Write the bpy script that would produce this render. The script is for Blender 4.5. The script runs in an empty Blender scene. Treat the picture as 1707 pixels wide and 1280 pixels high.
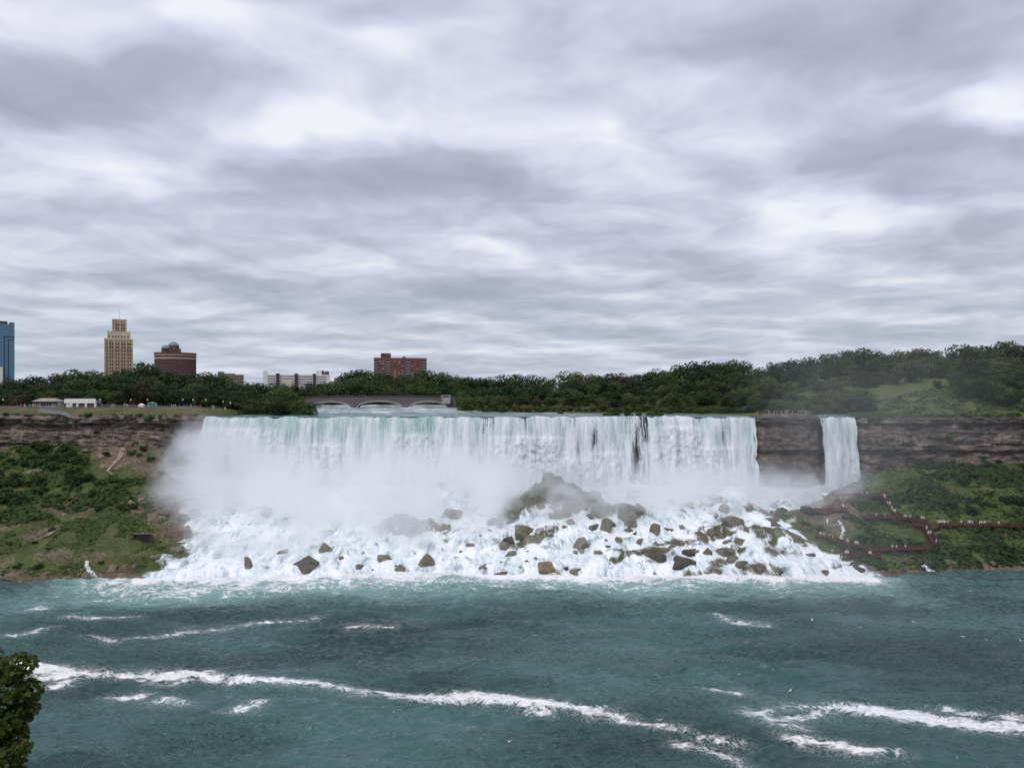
import bpy, math, random
import numpy as np
from mathutils import Vector, Matrix

random.seed(11)
RNG = np.random.default_rng(11)
SC = bpy.context.scene
COL = SC.collection
R = math.radians

# ---------------------------------------------------------------- camera
F, HZ, CX, CAMZ = 1280.0, 668.0, 853.5, 62.0     # focal length and horizon in photo pixels, eye height above the river
cam = bpy.data.cameras.new('camera')
cam.sensor_fit = 'HORIZONTAL'; cam.sensor_width = 36.0
cam.lens = 36.0 * F / 1707.0
cam.shift_y = (HZ - 640.0) / 1707.0
cam.clip_start = 0.5; cam.clip_end = 20000
cam_ob = bpy.data.objects.new('camera', cam); COL.objects.link(cam_ob)
cam_ob.location = (0, 0, CAMZ); cam_ob.rotation_euler = (R(90), 0, 0)
SC.camera = cam_ob

def at(px, py, Y):                       # photo pixel at a known distance
    return Vector(((px - CX) / F * Y, Y, CAMZ - (py - HZ) / F * Y))
def on_z(px, py, z=0.0):                 # photo pixel on a level surface
    Y = (CAMZ - z) * F / (py - HZ)
    return Vector(((px - CX) / F * Y, Y, z))
def to_px(x, y, z):
    return CX + F * x / y, HZ + F * (CAMZ - z) / y

# ---------------------------------------------------------------- node helpers
class NT:
    def __init__(s, tree): s.t = tree; s.n = tree.nodes; s.l = tree.links
    def new(s, typ, **kw):
        n = s.n.new(typ)
        for k, v in kw.items(): setattr(n, k, v)
        return n
    def put(s, sock, v):
        if isinstance(v, bpy.types.NodeSocket): s.l.new(v, sock)
        elif v is not None:
            if hasattr(sock.default_value, '__len__') and not hasattr(v, '__len__'): v = (v,) * len(sock.default_value)
            if hasattr(sock.default_value, '__len__') and len(sock.default_value) == 4 and len(v) == 3: v = (*v, 1)
            sock.default_value = v
    def m(s, op, a, b=None, c=None, clamp=False):
        n = s.new('ShaderNodeMath', operation=op, use_clamp=clamp)
        for i, v in enumerate((a, b, c)):
            if v is not None: s.put(n.inputs[i], v)
        return n.outputs[0]
    def vm(s, op, a, b=None):
        n = s.new('ShaderNodeVectorMath', operation=op)
        s.put(n.inputs[0], a)
        if b is not None: s.put(n.inputs[1], b)
        return n.outputs['Value'] if op in ('DOT_PRODUCT', 'LENGTH') else n.outputs[0]
    def noise(s, vec, scale=1, detail=4, rough=.55, dist=0, col=False, dim='3D'):
        n = s.new('ShaderNodeTexNoise', noise_dimensions=dim)
        s.put(n.inputs['Vector'], vec); s.put(n.inputs['Scale'], scale)
        s.put(n.inputs['Detail'], detail); s.put(n.inputs['Roughness'], rough); s.put(n.inputs['Distortion'], dist)
        return n.outputs['Color' if col else 'Fac']
    def smooth(s, v, a, b, lo=0., hi=1.):
        n = s.new('ShaderNodeMapRange', interpolation_type='SMOOTHSTEP')
        s.put(n.inputs[0], v); s.put(n.inputs[1], a); s.put(n.inputs[2], b); s.put(n.inputs[3], lo); s.put(n.inputs[4], hi)
        return n.outputs[0]
    def ramp(s, fac, stops):
        n = s.new('ShaderNodeValToRGB'); e = n.color_ramp.elements
        while len(e) < len(stops): e.new(0.5)
        for el, (p, c) in zip(e, stops): el.position = p; el.color = (*c, 1)
        s.put(n.inputs[0], fac); return n.outputs[0]
    def mix(s, f, a, b):
        n = s.new('ShaderNodeMix', data_type='RGBA')
        s.put(n.inputs['Factor'], f); s.put(n.inputs[6], a); s.put(n.inputs[7], b)
        return n.outputs[2]
    def pos(s): return s.new('ShaderNodeNewGeometry').outputs['Position']
    def obj(s): return s.new('ShaderNodeTexCoord').outputs['Object']
    def scaled(s, vec, sc): return s.vm('MULTIPLY', vec, sc)
    def xyz(s, vec):
        n = s.new('ShaderNodeSeparateXYZ'); s.put(n.inputs[0], vec); return n.outputs
    def vec(s, x, y, z):
        n = s.new('ShaderNodeCombineXYZ')
        for i, v in enumerate((x, y, z)): s.put(n.inputs[i], v)
        return n.outputs[0]
    def attr(s, name): return s.new('ShaderNodeAttribute', attribute_name=name).outputs['Fac']
    def bump(s, h, strength=.5, dist=.3):
        n = s.new('ShaderNodeBump'); s.put(n.inputs['Height'], h); n.inputs['Strength'].default_value = strength
        n.inputs['Distance'].default_value = dist; return n.outputs[0]

def material(name, **kw):
    mt = bpy.data.materials.new(name); mt.use_nodes = True
    k = NT(mt.node_tree); b = k.n['Principled BSDF']
    b.inputs['Specular IOR Level'].default_value = .25
    for key, v in kw.items(): k.put(b.inputs[key], v)
    return mt, k, b

# ---------------------------------------------------------------- sky: an overcast cloud layer over the Nishita sky
world = bpy.data.worlds.new('World'); SC.world = world; world.use_nodes = True
SUN_EL, SUN_ROT = R(56), R(205)
def build_sky():
    k = NT(world.node_tree); bg = k.n['Background']
    sky = k.new('ShaderNodeTexSky', sky_type='NISHITA'); sky.sun_disc = False
    sky.sun_elevation = SUN_EL; sky.sun_rotation = SUN_ROT; sky.air_density = 1.5; sky.dust_density = 2.5
    d = k.new('ShaderNodeTexCoord').outputs['Generated']
    x, y, z = k.xyz(d)
    zz = k.m('ADD', k.m('MAXIMUM', z, 0.0), .12)
    u = k.m('DIVIDE', x, zz); v = k.m('DIVIDE', y, zz)
    p = k.vec(u, v, 0.0)                                        # point on the flat cloud deck
    wn = k.noise(k.scaled(p, (2.4, 2.4, 1)), 1.0, 2, .5, col=True, dim='2D')
    wp = k.vm('ADD', p, k.vm('MULTIPLY', k.vm('SUBTRACT', wn, (.5, .5, .5)), (.30, .30, 0)))
    med = k.noise(k.vm('ADD', k.scaled(wp, (1.25, 1.35, 1)), (7.3, 2.1, 0)), 1.0, 6, .53, dim='2D')
    med2 = k.noise(k.vm('ADD', k.scaled(wp, (1.25, 1.35, 1)), (7.3 + .04, 2.1 - .22, 0)), 1.0, 3, .5, dim='2D')
    fine = k.noise(k.scaled(wp, (4.6, 5.0, 1)), 1.0, 3, .55, dim='2D')
    s = k.m('ADD', k.m('MULTIPLY', k.m('SUBTRACT', med, .5), .76), k.m('MULTIPLY', k.m('SUBTRACT', med, med2), .72))   # lumps with darker undersides
    s = k.m('MULTIPLY_ADD', k.m('SUBTRACT', fine, .5), k.smooth(z, .02, .30, .03, .17), s)
    # the thick and the thin places of the deck that the photograph shows: centre and half size, as directions
    blobs = [(180,150,260,62,-.27),(560,205,230,34,.40),(360,25,90,55,.25),(640,30,110,40,-.16),(870,70,190,55,-.16),
             (1330,60,330,70,-.20),(1000,208,150,36,.22),(1665,195,90,36,.34),(600,322,290,34,-.19),(1560,265,220,34,-.20),
             (190,292,140,40,.22),(1150,330,150,36,-.12),(1330,372,220,28,.16),(700,480,420,34,-.14),(60,420,160,50,.10),
             (650,100,70,40,.16),(1240,250,120,30,.10)]
    for (bx, by, rx, ry, a) in blobs:
        def uv(qx, qy):
            dv = Vector(((qx - CX) / F, 1, (HZ - qy) / F)).normalized(); q = dv.z + .12
            return dv.x / q, dv.y / q
        u0, v0 = uv(bx, by); du = abs(uv(bx + rx, by)[0] - u0); dv_ = abs(uv(bx, by - ry)[1] - uv(bx, by + ry)[1]) / 2
        q = k.vm('MULTIPLY', k.vm('SUBTRACT', wp, (u0, v0, 0)), (1 / du, 1 / dv_, 0))
        s = k.m('MULTIPLY_ADD', k.m('POWER', .3679, k.vm('DOT_PRODUCT', q, q)), a, s)
    far = k.smooth(z, .0, .16)                                   # thickness seen edge-on evens out towards the horizon
    s = k.m('MULTIPLY', s, k.m('MULTIPLY_ADD', far, .30, .78))
    t = k.m('ADD', s, .50, clamp=True)
    hi = k.ramp(t, [(0, (.37, .39, .50)), (.29, (.465, .485, .615)), (.47, (.59, .61, .765)), (.66, (.75, .765, .90)), (.86, (.93, .925, .985))])
    lo = k.ramp(t, [(0, (.33, .38, .46)), (.29, (.42, .475, .57)), (.47, (.53, .585, .70)), (.66, (.70, .745, .85)), (.86, (.90, .91, .96))])
    cloud = k.mix(k.smooth(z, .06, .30), lo, hi)
    nish = k.vm('MULTIPLY', sky.outputs[0], (.1, .1, .1))
    over = k.mix(.93, nish, cloud)
    ground = k.smooth(z, -.03, .0)
    k.put(bg.inputs['Color'], k.mix(ground, (.10, .12, .12), over))
    bg.inputs['Strength'].default_value = 1.0
build_sky()
world.cycles.sampling_method = 'MANUAL'; world.cycles.sample_map_resolution = 256
sun = bpy.data.lights.new('sun', 'SUN'); sun.energy = 1.5; sun.angle = R(25); sun.color = (1, .98, .95)
sun_ob = bpy.data.objects.new('sun', sun); COL.objects.link(sun_ob)
sun_dir = Vector((math.sin(SUN_ROT) * math.cos(SUN_EL), math.cos(SUN_ROT) * math.cos(SUN_EL), math.sin(SUN_EL)))
sun_ob.rotation_euler = sun_dir.to_track_quat('Z', 'Y').to_euler()

SC.view_settings.view_transform = 'Standard'; SC.view_settings.look = 'None'
SC.view_settings.exposure = 0.0; SC.view_settings.gamma = 1.0
SC.render.engine = 'CYCLES'
cy = SC.cycles
cy.use_denoising = True; cy.use_adaptive_sampling = True; cy.adaptive_threshold = .018; cy.max_bounces = 10; cy.diffuse_bounces = 2; cy.glossy_bounces = 2; cy.transmission_bounces = 4
cy.volume_bounces = 9; cy.transparent_max_bounces = 16; cy.volume_step_rate = 2.0; cy.volume_max_steps = 256
cy.caustics_reflective = False; cy.caustics_refractive = False

# ---------------------------------------------------------------- mesh helpers
def tag(o, label=None, cat=None, group=None, kind=None):
    for key, v in (('label', label), ('category', cat), ('group', group), ('kind', kind)):
        if v: o[key] = v
    return o
def link(name, me, mats=None, parent=None, loc=None):
    o = bpy.data.objects.new(name, me); COL.objects.link(o)
    if mats is not None and me is not None and not me.materials:
        for x in (mats if isinstance(mats, (list, tuple)) else [mats]): me.materials.append(x)
    if parent: o.parent = parent
    if loc is not None: o.location = loc
    return o
def empty(name, loc=(0, 0, 0), rz=0.0):
    o = bpy.data.objects.new(name, None); COL.objects.link(o); o.location = loc; o.rotation_euler = (0, 0, rz)
    o.empty_display_size = .2
    return o
def mesh_np(name, V, Q, smooth=False):
    V = np.asarray(V, np.float32).reshape(-1, 3); Q = np.asarray(Q, np.int32); w = Q.shape[1]
    me = bpy.data.meshes.new(name)
    me.vertices.add(len(V)); me.vertices.foreach_set('co', V.ravel())
    me.loops.add(Q.size); me.loops.foreach_set('vertex_index', Q.ravel())
    me.polygons.add(len(Q)); me.polygons.foreach_set('loop_start', np.arange(0, Q.size, w, dtype=np.int32))
    if smooth: me.polygons.foreach_set('use_smooth', np.ones(len(Q), bool))
    me.update(calc_edges=True); me.validate()
    return me
def grid_mesh(name, P, smooth=True, keep=None):
    nr, nc = P.shape[:2]
    i = np.arange(nr * nc).reshape(nr, nc)
    Q = np.stack([i[:-1, :-1], i[:-1, 1:], i[1:, 1:], i[1:, :-1]], -1).reshape(-1, 4)
    if keep is not None: Q = Q[keep.reshape(-1)]
    return mesh_np(name, P.reshape(-1, 3), Q, smooth)
def set_attr(me, name, vals):
    a = me.attributes.new(name, 'FLOAT', 'POINT'); a.data.foreach_set('value', np.asarray(vals, np.float32).ravel())

class MB:
    def __init__(s): s.v = []; s.f = []
    def add(s, vs, fs):
        o = len(s.v); s.v += [tuple(p) for p in vs]; s.f += [tuple(i + o for i in f) for f in fs]; return s
    def box(s, x0, x1, y0, y1, z0, z1):
        return s.add([(x0,y0,z0),(x1,y0,z0),(x1,y1,z0),(x0,y1,z0),(x0,y0,z1),(x1,y0,z1),(x1,y1,z1),(x0,y1,z1)],
                     [(0,3,2,1),(4,5,6,7),(0,1,5,4),(1,2,6,5),(2,3,7,6),(3,0,4,7)])
    def bar(s, a, b, w, h=None):
        a, b = Vector(a), Vector(b); h = h or w; d = (b - a)
        if d.length < 1e-5: return s
        d.normalize(); up = Vector((0, 0, 1)) if abs(d.z) < .95 else Vector((1, 0, 0))
        r = d.cross(up).normalized(); u = r.cross(d)
        vs = [p + r * (sx * w / 2) + u * (sy * h / 2) for p in (a, b) for sx, sy in ((-1,-1),(1,-1),(1,1),(-1,1))]
        return s.add(vs, [(0,1,2,3),(7,6,5,4),(0,4,5,1),(1,5,6,2),(2,6,7,3),(3,7,4,0)])
    def tube(s, pts, rad, n=8, cap=True):
        o = len(s.v); pts = [Vector(p) for p in pts]
        for i, p in enumerate(pts):
            d = (pts[min(i + 1, len(pts) - 1)] - pts[max(i - 1, 0)]).normalized()
            up = Vector((0, 0, 1)) if abs(d.z) < .9 else Vector((1, 0, 0))
            r = d.cross(up).normalized(); u = r.cross(d)
            for k in range(n):
                a = 2 * math.pi * k / n; s.v.append(tuple(p + (r * math.cos(a) + u * math.sin(a)) * rad[i]))
        for i in range(len(pts) - 1):
            for k in range(n):
                s.f.append((o + i*n + k, o + i*n + (k+1) % n, o + (i+1)*n + (k+1) % n, o + (i+1)*n + k))
        if cap: s.f.append(tuple(o + (len(pts)-1)*n + k for k in range(n))); s.f.append(tuple(o + n - 1 - k for k in range(n)))
        return s
    def lathe(s, prof, n=12, c=(0, 0)):
        o = len(s.v)
        for (r, z) in prof:
            for k in range(n):
                a = 2 * math.pi * k / n; s.v.append((c[0] + r * math.cos(a), c[1] + r * math.sin(a), z))
        for i in range(len(prof) - 1):
            for k in range(n): s.f.append((o + i*n + k, o + i*n + (k+1) % n, o + (i+1)*n + (k+1) % n, o + (i+1)*n + k))
        s.f.append(tuple(o + (len(prof)-1)*n + k for k in range(n))); s.f.append(tuple(o + n - 1 - k for k in range(n)))
        return s
    def mesh(s, name, smooth=False):
        me = bpy.data.meshes.new(name); me.from_pydata(s.v, [], s.f); me.update()
        if smooth: me.polygons.foreach_set('use_smooth', np.ones(len(me.polygons), bool))
        return me
    def build(s, name, mat, parent=None, loc=None, smooth=False):
        return link(name, s.mesh(name, smooth), mat, parent, loc)

# numpy noise
def _h(ix, iy, sd):
    n = (ix.astype(np.int64) * 374761393 + iy.astype(np.int64) * 668265263 + sd * 1274126177) & 0xffffffff
    n = ((n ^ (n >> 13)) * 1103515245) & 0xffffffff
    n = ((n ^ (n >> 16)) * 2246822519) & 0xffffffff
    return ((n ^ (n >> 15)) & 0xffffff) / float(0xffffff)
def vn(x, y, sd=0):
    x = np.asarray(x, float); y = np.asarray(y, float)
    ix = np.floor(x); iy = np.floor(y); fx = x - ix; fy = y - iy
    fx = fx*fx*fx*(fx*(fx*6-15)+10); fy = fy*fy*fy*(fy*(fy*6-15)+10)
    a = _h(ix, iy, sd); b = _h(ix+1, iy, sd); c = _h(ix, iy+1, sd); d = _h(ix+1, iy+1, sd)
    return (a + (b-a)*fx) * (1-fy) + (c + (d-c)*fx) * fy
def fbm(x, y, sd=0, o=4, g=.5):
    t = 0; a = 1; n = 0
    for i in range(o):
        t = t + a * (vn(np.asarray(x) * 2**i, np.asarray(y) * 2**i, sd + i * 17) - .5); n += a; a *= g
    return t / n * 2
def ss(a, b, v):
    t = np.clip((np.asarray(v, float) - a) / (b - a), 0, 1); return t*t*(3-2*t)

# ---------------------------------------------------------------- materials
def m_plain(name, col, rough=.7, var=.25, scale=2.0, metal=0, bump=0, spec=.25):
    mt, k, b = material(name, Roughness=rough, Metallic=metal)
    b.inputs['Specular IOR Level'].default_value = spec
    n = k.noise(k.obj(), scale, 5, .6)
    lo = tuple(c * (1 - var) for c in col); hi = tuple(min(1, c * (1 + var)) for c in col)
    k.put(b.inputs['Base Color'], k.ramp(n, [(.3, lo), (.7, hi)]))
    if bump: k.put(b.inputs['Normal'], k.bump(n, bump, .1))
    return mt

def m_rock(name, lo, mid, hi, moss=None, scale=.6):
    mt, k, b = material(name, Roughness=.75)
    p = k.pos(); ob = k.new('ShaderNodeObjectInfo').outputs['Random']
    n1 = k.noise(p, scale, 6, .62); n2 = k.noise(k.vm('ADD', k.scaled(p, (scale * 1.6, scale * 1.6, scale * 6)), k.vec(ob, k.m('MULTIPLY', ob, 37.), k.m('MULTIPLY', k.xyz(p)[0], .25))), 1.0, 5, .62)
    rnd = k.new('ShaderNodeObjectInfo').outputs['Random']
    t = k.m('ADD', k.m('MULTIPLY_ADD', n2, .35, k.m('MULTIPLY', n1, .65)), k.m('MULTIPLY', k.m('SUBTRACT', rnd, .5), .22))
    c = k.ramp(t, [(.3, lo), (.5, mid), (.7, hi)])
    if moss:
        nz = k.xyz(k.new('ShaderNodeNewGeometry').outputs['Normal'])[2]
        mk = k.m('MULTIPLY', k.smooth(k.noise(p, .35, 4), .45, .65), k.smooth(nz, .1, .8))
        c = k.mix(k.m('MULTIPLY', mk, .8), c, moss)
    k.put(b.inputs['Base Color'], c)
    k.put(b.inputs['Normal'], k.bump(k.m('ADD', n1, n2), .9, 1.1))
    return mt

def m_leaf(name, dark, light, warm, trans=.25):
    mt, k, b = material(name, Roughness=.6)
    rnd = k.new('ShaderNodeObjectInfo').outputs['Random']
    n = k.noise(k.pos(), .33, 4, .65); n2 = k.noise(k.pos(), 1.7, 3, .6)
    t = k.m('ADD', k.m('MULTIPLY', k.m('ADD', n, k.m('MULTIPLY', n2, .5)), .667), k.m('MULTIPLY', k.m('SUBTRACT', rnd, .5), .38))
    c = k.ramp(t, [(.28, dark), (.55, light), (.76, warm)])
    k.put(b.inputs['Base Color'], c)
    b.inputs['Specular IOR Level'].default_value = .15
    tr = k.new('ShaderNodeBsdfTranslucent'); k.put(tr.inputs['Color'], c)
    mx = k.new('ShaderNodeMixShader'); mx.inputs[0].default_value = trans
    k.l.new(b.outputs[0], mx.inputs[1]); k.l.new(tr.outputs[0], mx.inputs[2])
    k.l.new(mx.outputs[0], k.n['Material Output'].inputs['Surface'])
    return mt

M = {}
M['leaf_a'] = m_leaf('leaf_dark', (0.020, 0.041, 0.021), (0.044, 0.080, 0.028), (0.080, 0.116, 0.032))
M['leaf_b'] = m_leaf('leaf_mid', (0.031, 0.058, 0.021), (0.064, 0.106, 0.032), (0.117, 0.142, 0.039))
M['leaf_c'] = m_leaf('leaf_olive', (0.051, 0.067, 0.028), (0.100, 0.122, 0.046), (0.164, 0.157, 0.064))
M['leaf_d'] = m_leaf('leaf_rust', (0.047, 0.041, 0.028), (0.084, 0.067, 0.039), (0.135, 0.093, 0.053))
M['leaf_shrub'] = m_leaf('leaf_shrub', (0.027, 0.054, 0.018), (0.057, 0.106, 0.025), (0.104, 0.157, 0.039))
M['leaf_grass'] = m_leaf('leaf_ground', (0.044, 0.074, 0.021), (0.084, 0.132, 0.032), (0.147, 0.179, 0.053))
M['leaf_near'] = m_leaf('leaf_near', (.055, .080, .018), (.125, .150, .028), (.24, .165, .045), .35)
M['bark'] = m_plain('bark', (.07, .055, .042), .9, .4, 3)
M['stone'] = m_plain('bridge_stone', (.125, .112, .115), .85, .25, .8)
M['concrete'] = m_plain('concrete', (.33, .32, .31), .85, .2, .6)
M['grey_metal'] = m_plain('grey_metal', (.30, .32, .34), .5, .15, 1, .3)
M['dark_metal'] = m_plain('dark_metal', (.045, .045, .05), .5, .2, 1, .3)
M['white'] = m_plain('white_paint', (.78, .78, .76), .6, .06, 1)
M['red_wood'] = m_plain('red_wood', (.10, .036, .031), .85, .35, 1.2)
M['glass'] = m_plain('window_glass', (.03, .034, .042), .15, .4, .1, 0, 0, .5)
M['skin'] = m_plain('skin', (.45, .28, .2), .6, .1, 2)
M['boulder'] = m_rock('boulder_rock', (.115, .105, .082), (.235, .215, .17), (.38, .345, .28), (.14, .15, .08))
M['boulder_dark'] = m_rock('boulder_wet', (.055, .049, .041), (.115, .104, .085), (.21, .19, .155), (.08, .09, .045))
M['boulder_tan'] = m_rock('boulder_tan', (.12, .085, .055), (.24, .17, .115), (.38, .29, .21))

# ---------------------------------------------------------------- the lie of the land
def shore_y(x):
    xs = [-600, -180, -136, -60, -20, 20, 70, 120, 134, 150, 190, 600]
    ys = [258, 263, 264, 270, 275, 270, 272, 268, 268, 276, 281, 292]
    return np.interp(x, xs, ys) + 1.4 * fbm(np.asarray(x) / 9, 0, 5, 3)
def crest_y(x):
    xs = [-600, -260, -160, -147, -139, -100, -40, 30, 72, 90, 118, 122, 148, 152, 169, 172, 230, 320, 600]
    ys = [372, 372, 370, 366, 369, 375, 377, 375, 379, 374, 374, 371, 371, 375, 375, 372, 376, 384, 395]
    return np.interp(x, xs, ys) + 2.2 * fbm(np.asarray(x) / 13, 3, 7, 4)
def base_z(x):
    xs = [-600, -205, -175, -152, -120, 100, 135, 160, 182, 205, 600]
    zs = [38, 38, 37, 29, 20, 20, 17, 20, 26, 28.5, 28]
    return np.interp(x, xs, zs)
MOUNDS = [(17, 340, 13, 10, 9.5), (31, 333, 13, 9, 5.5), (5, 330, 9, 7, 4), (-42, 312, 13, 8, 4), (50, 325, 7, 8, 5.5), (118, 322, 9, 8, 3), (140, 322, 10, 14, 5.5), (100, 300, 10, 8, 2.5)]
def slope_z(x, y):
    x = np.asarray(x, float); y = np.asarray(y, float)
    ys = shore_y(x); yt = crest_y(x) - 2.5
    t = (y - ys) / (yt - ys)
    z = -1.2 + (base_z(x) + 1.2) * t
    z = z + 2.2 * ss(0, .06, t)
    for (mx, my, rx, ry, h) in MOUNDS:
        z = z + h * np.exp(-((x - mx) / rx) ** 2 - ((y - my) / ry) ** 2)
    e = ss(0, .12, t)
    z = z + e * (2.2 * fbm(x / 17, y / 17, 21, 3) + 1.5 * fbm(x / 5.5, y / 5.5, 22, 3))
    return z
def hit_slope(px, py):                       # where a photo pixel's ray meets the slope under the cliffs
    Y = np.arange(240, 392, .25); X = (px - CX) / F * Y; Z = CAMZ - (py - HZ) / F * Y
    d = slope_z(X, Y) - Z
    i = np.argmax(d > 0)
    if not (d > 0).any(): i = len(Y) - 60
    return Vector((X[i], Y[i], Z[i]))
def wet_mask(x, t):                           # signed metres inside the white water below the falls
    L = np.interp(t, [0, .12, .35, .6, 1], [-134, -124, -124, -140, -152])
    Rr = np.interp(t, [0, .1, .35, .55, .8, 1], [130, 124, 116, 116, 136, 167])
    return np.minimum(x - L, Rr - x)
RIV_L = lambda y: np.interp(y, [360, 376, 452, 520, 640], [-146, -145, -134, -139, -152])
RIV_R = lambda y: np.interp(y, [374, 396, 406, 414, 420, 430, 440, 520, 600, 640], [118.5, 117, 100, 70, 40, 6, -16, -40, -45, -45])
def river_z(y):
    return 54 + np.clip((np.asarray(y, float) - 376) / 144, -.05, 1) * 3.2 + np.clip(np.asarray(y, float) - 520, 0, 200) * .012
def channel(x, y):                            # >0 in the river bed above the falls
    c = np.minimum(np.minimum(x - RIV_L(y), RIV_R(y) - x), (628 - y) * .5)
    xb = np.interp(y, [370, 390, 420, 450], [158.6, 160, 171, 190])
    return np.maximum(c, np.minimum(9.2 - np.abs(x - xb), (440 - y) * .5))
def ground_z(x, y):
    x = np.asarray(x, float); y = np.asarray(y, float)
    left = 55 + 3.6 * ss(371, 384, y) + 3 * ss(430, 600, y)
    mid = 55.6 + 5.1 * ss(430, 600, y)
    right = 53.8 + 16 * ss(170, 262, x) * ss(377, 414, y) + 1.5 * ss(380, 420, y)
    rb = np.interp(x, [-40, 60, 130, 200, 300, 600], [60, 62, 68, 75, 76, 76])
    right = right + (rb - right) * ss(412, 480, y)
    wl = 1 - ss(-158, -135, x)
    wr = ss(150, 176, x)
    wr = np.maximum(wr, ss(-20, 90, x) * ss(395, 425, y))
    z = mid * (1 - wl) + left * wl
    z = z * (1 - wr) + right * wr
    z = z + 5 * ss(650, 1200, y) + .35 * fbm(x / 12, y / 12, 31, 3)
    c = channel(x, y)
    return np.where(c > -3, z + (river_z(y) - 2.2 - z) * ss(-3, 1.5, c), z)

# ---------------------------------------------------------------- land surfaces
def build_land():
    mt, k, b = material('grassy_ground', Roughness=.95)
    p = k.pos(); n = k.noise(p, .12, 5, .6); n2 = k.noise(p, .9, 4, .6)
    t = k.m('ADD', k.m('MULTIPLY', n, .6), k.m('MULTIPLY', n2, .4))
    green = k.ramp(t, [(.3, (.040, .058, .018)), (.5, (.082, .102, .030)), (.7, (.125, .138, .05))])
    dry = k.ramp(t, [(.3, (.06, .052, .028)), (.5, (.11, .09, .05)), (.7, (.175, .14, .088))])
    k.put(b.inputs['Base Color'], k.mix(k.attr('dry'), green, dry))
    k.put(b.inputs['Normal'], k.bump(n2, .6, .5))
    xs = np.concatenate([np.linspace(-6000, -340, 26)[:-1], np.arange(-340, 420, 2.0), np.linspace(420, 6000, 26)])
    us = np.concatenate([np.arange(0, 90, 1.5), np.arange(90, 300, 5.0), np.geomspace(300, 9000, 30)])
    X, U = np.meshgrid(xs, us)
    Y = crest_y(X) + .4 + U
    Z = ground_z(X, Y)
    me = grid_mesh('upper_ground', np.stack([X, Y, Z], -1))
    dry = (1 - ss(384, 392, Y)) * (1 - ss(-150, -140, X)) * (.45 + .55 * ss(-.3, .3, fbm(X / 8, Y / 5, 41)))
    dry = np.maximum(dry, .35 * ss(118, 122, X) * (1 - ss(150, 156, X)))
    set_attr(me, 'dry', np.clip(dry, 0, 1))
    tag(link('upper_ground', me, mt), kind='structure')

def build_cliff():
    mt, k, b = material('cliff_rock', Roughness=.85)
    p = k.pos()
    warp = k.noise(p, .05, 3, .5)
    strata = k.noise(k.vm('ADD', k.scaled(p, (.06, .06, .75)), k.vec(0, 0, k.m('MULTIPLY', warp, 2.0))), 1.0, 6, .72)
    n2 = k.noise(k.scaled(p, (.22, .22, .5)), 1.0, 6, .65)
    joint = k.noise(k.scaled(p, (.8, .8, .06)), 1.0, 4, .6)
    t = k.m('ADD', k.m('ADD', k.m('MULTIPLY', strata, .36), k.m('MULTIPLY', n2, .44)), k.m('MULTIPLY', joint, .20))
    c = k.ramp(t, [(.37, (.032, .027, .026)), (.45, (.115, .090, .074)), (.52, (.25, .198, .165)), (.62, (.43, .355, .30))])
    stain = k.smooth(k.noise(k.scaled(p, (.045, .045, .03)), 1.0, 4, .6), .47, .60)
    crack = k.smooth(k.m('ABSOLUTE', k.m('SUBTRACT', k.noise(k.scaled(p, (.5, .5, .09)), 1.0, 3, .6), .5)), .0, .035)
    bedl = k.smooth(k.m('ABSOLUTE', k.m('SUBTRACT', k.noise(k.scaled(p, (.02, .02, .42)), 1.0, 3, .6), .5)), .0, .03)
    c = k.mix(k.m('MULTIPLY', k.m('SUBTRACT', 1.0, k.m('MULTIPLY', crack, bedl)), .55), c, (.018, .015, .015))
    c = k.mix(k.m('MULTIPLY', stain, .5), c, (.030, .027, .028))
    tan = k.m('MULTIPLY', k.smooth(k.noise(k.scaled(p, (.05, .05, .09)), 1.0, 4, .6, .3), .50, .60), k.attr('tan'))
    c = k.mix(k.m('MULTIPLY', tan, .75), c, k.ramp(n2, [(.3, (.10, .062, .030)), (.7, (.27, .175, .085))]))
    c = k.mix(k.m('MULTIPLY', k.attr('wet'), .75), c, (.035, .035, .036))
    k.put(b.inputs['Base Color'], c)
    k.put(b.inputs['Normal'], k.bump(k.m('ADD', k.m('ADD', strata, joint), n2), .9, 1.0))
    xs = np.arange(-420, 480, .8); nz = 64
    top = ground_z(xs, crest_y(xs) + .4)
    bot = base_z(xs) - 5
    V = np.linspace(0, 1, nz)
    X = np.repeat(xs[None], nz, 0); T = np.repeat(V[:, None], len(xs), 1)
    Z = top[None] + (bot - top)[None] * T
    Yb = crest_y(xs)[None] + .4
    # beds: each bed keeps its own set-back, its edge wanders a little, joints cut it into blocks
    zz = Z + 1.2 * fbm(X / 40, 0 * X, 51, 2)
    bed = np.floor(zz / 1.9)
    out = (_h(bed, bed * 0, 52) - .5) * 3.8 + (_h(bed, np.floor((X + bed * 3.7) / 6.5), 53) - .5) * 2.4
    out += (_h(np.floor(zz / .7), np.floor((X + bed * 1.3) / 2.6), 54) - .5) * 1.2
    out += 3.2 * fbm(X / 14, Z / 22, 55, 3)
    out *= ss(0, .05, T)
    rec = 2.2 * ss(-148, -144, X) * (1 - ss(116, 119, X)) + 2.2 * ss(148, 150, X) * (1 - ss(166.5, 168.5, X))
    batter = -3.0 * T ** 1.4                      # foot stands a little forward
    Y = Yb + batter - out * .8 + rec * ss(.02, .15, T)
    me = grid_mesh('cliff', np.stack([X, Y, Z], -1), smooth=False)
    inside = np.maximum(ss(-148, -144, X) * (1 - ss(117, 120, X)), ss(147, 149, X) * (1 - ss(168, 171, X)))
    set_attr(me, 'wet', np.clip(inside + .55 * ss(118, 122, X) * (1 - ss(146, 152, X)), 0, 1))
    set_attr(me, 'tan', ss(.35, .7, T) * ss(105, 125, X) * (1 - ss(215, 240, X)))
    tag(link('cliff', me, mt), kind='structure')

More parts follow.
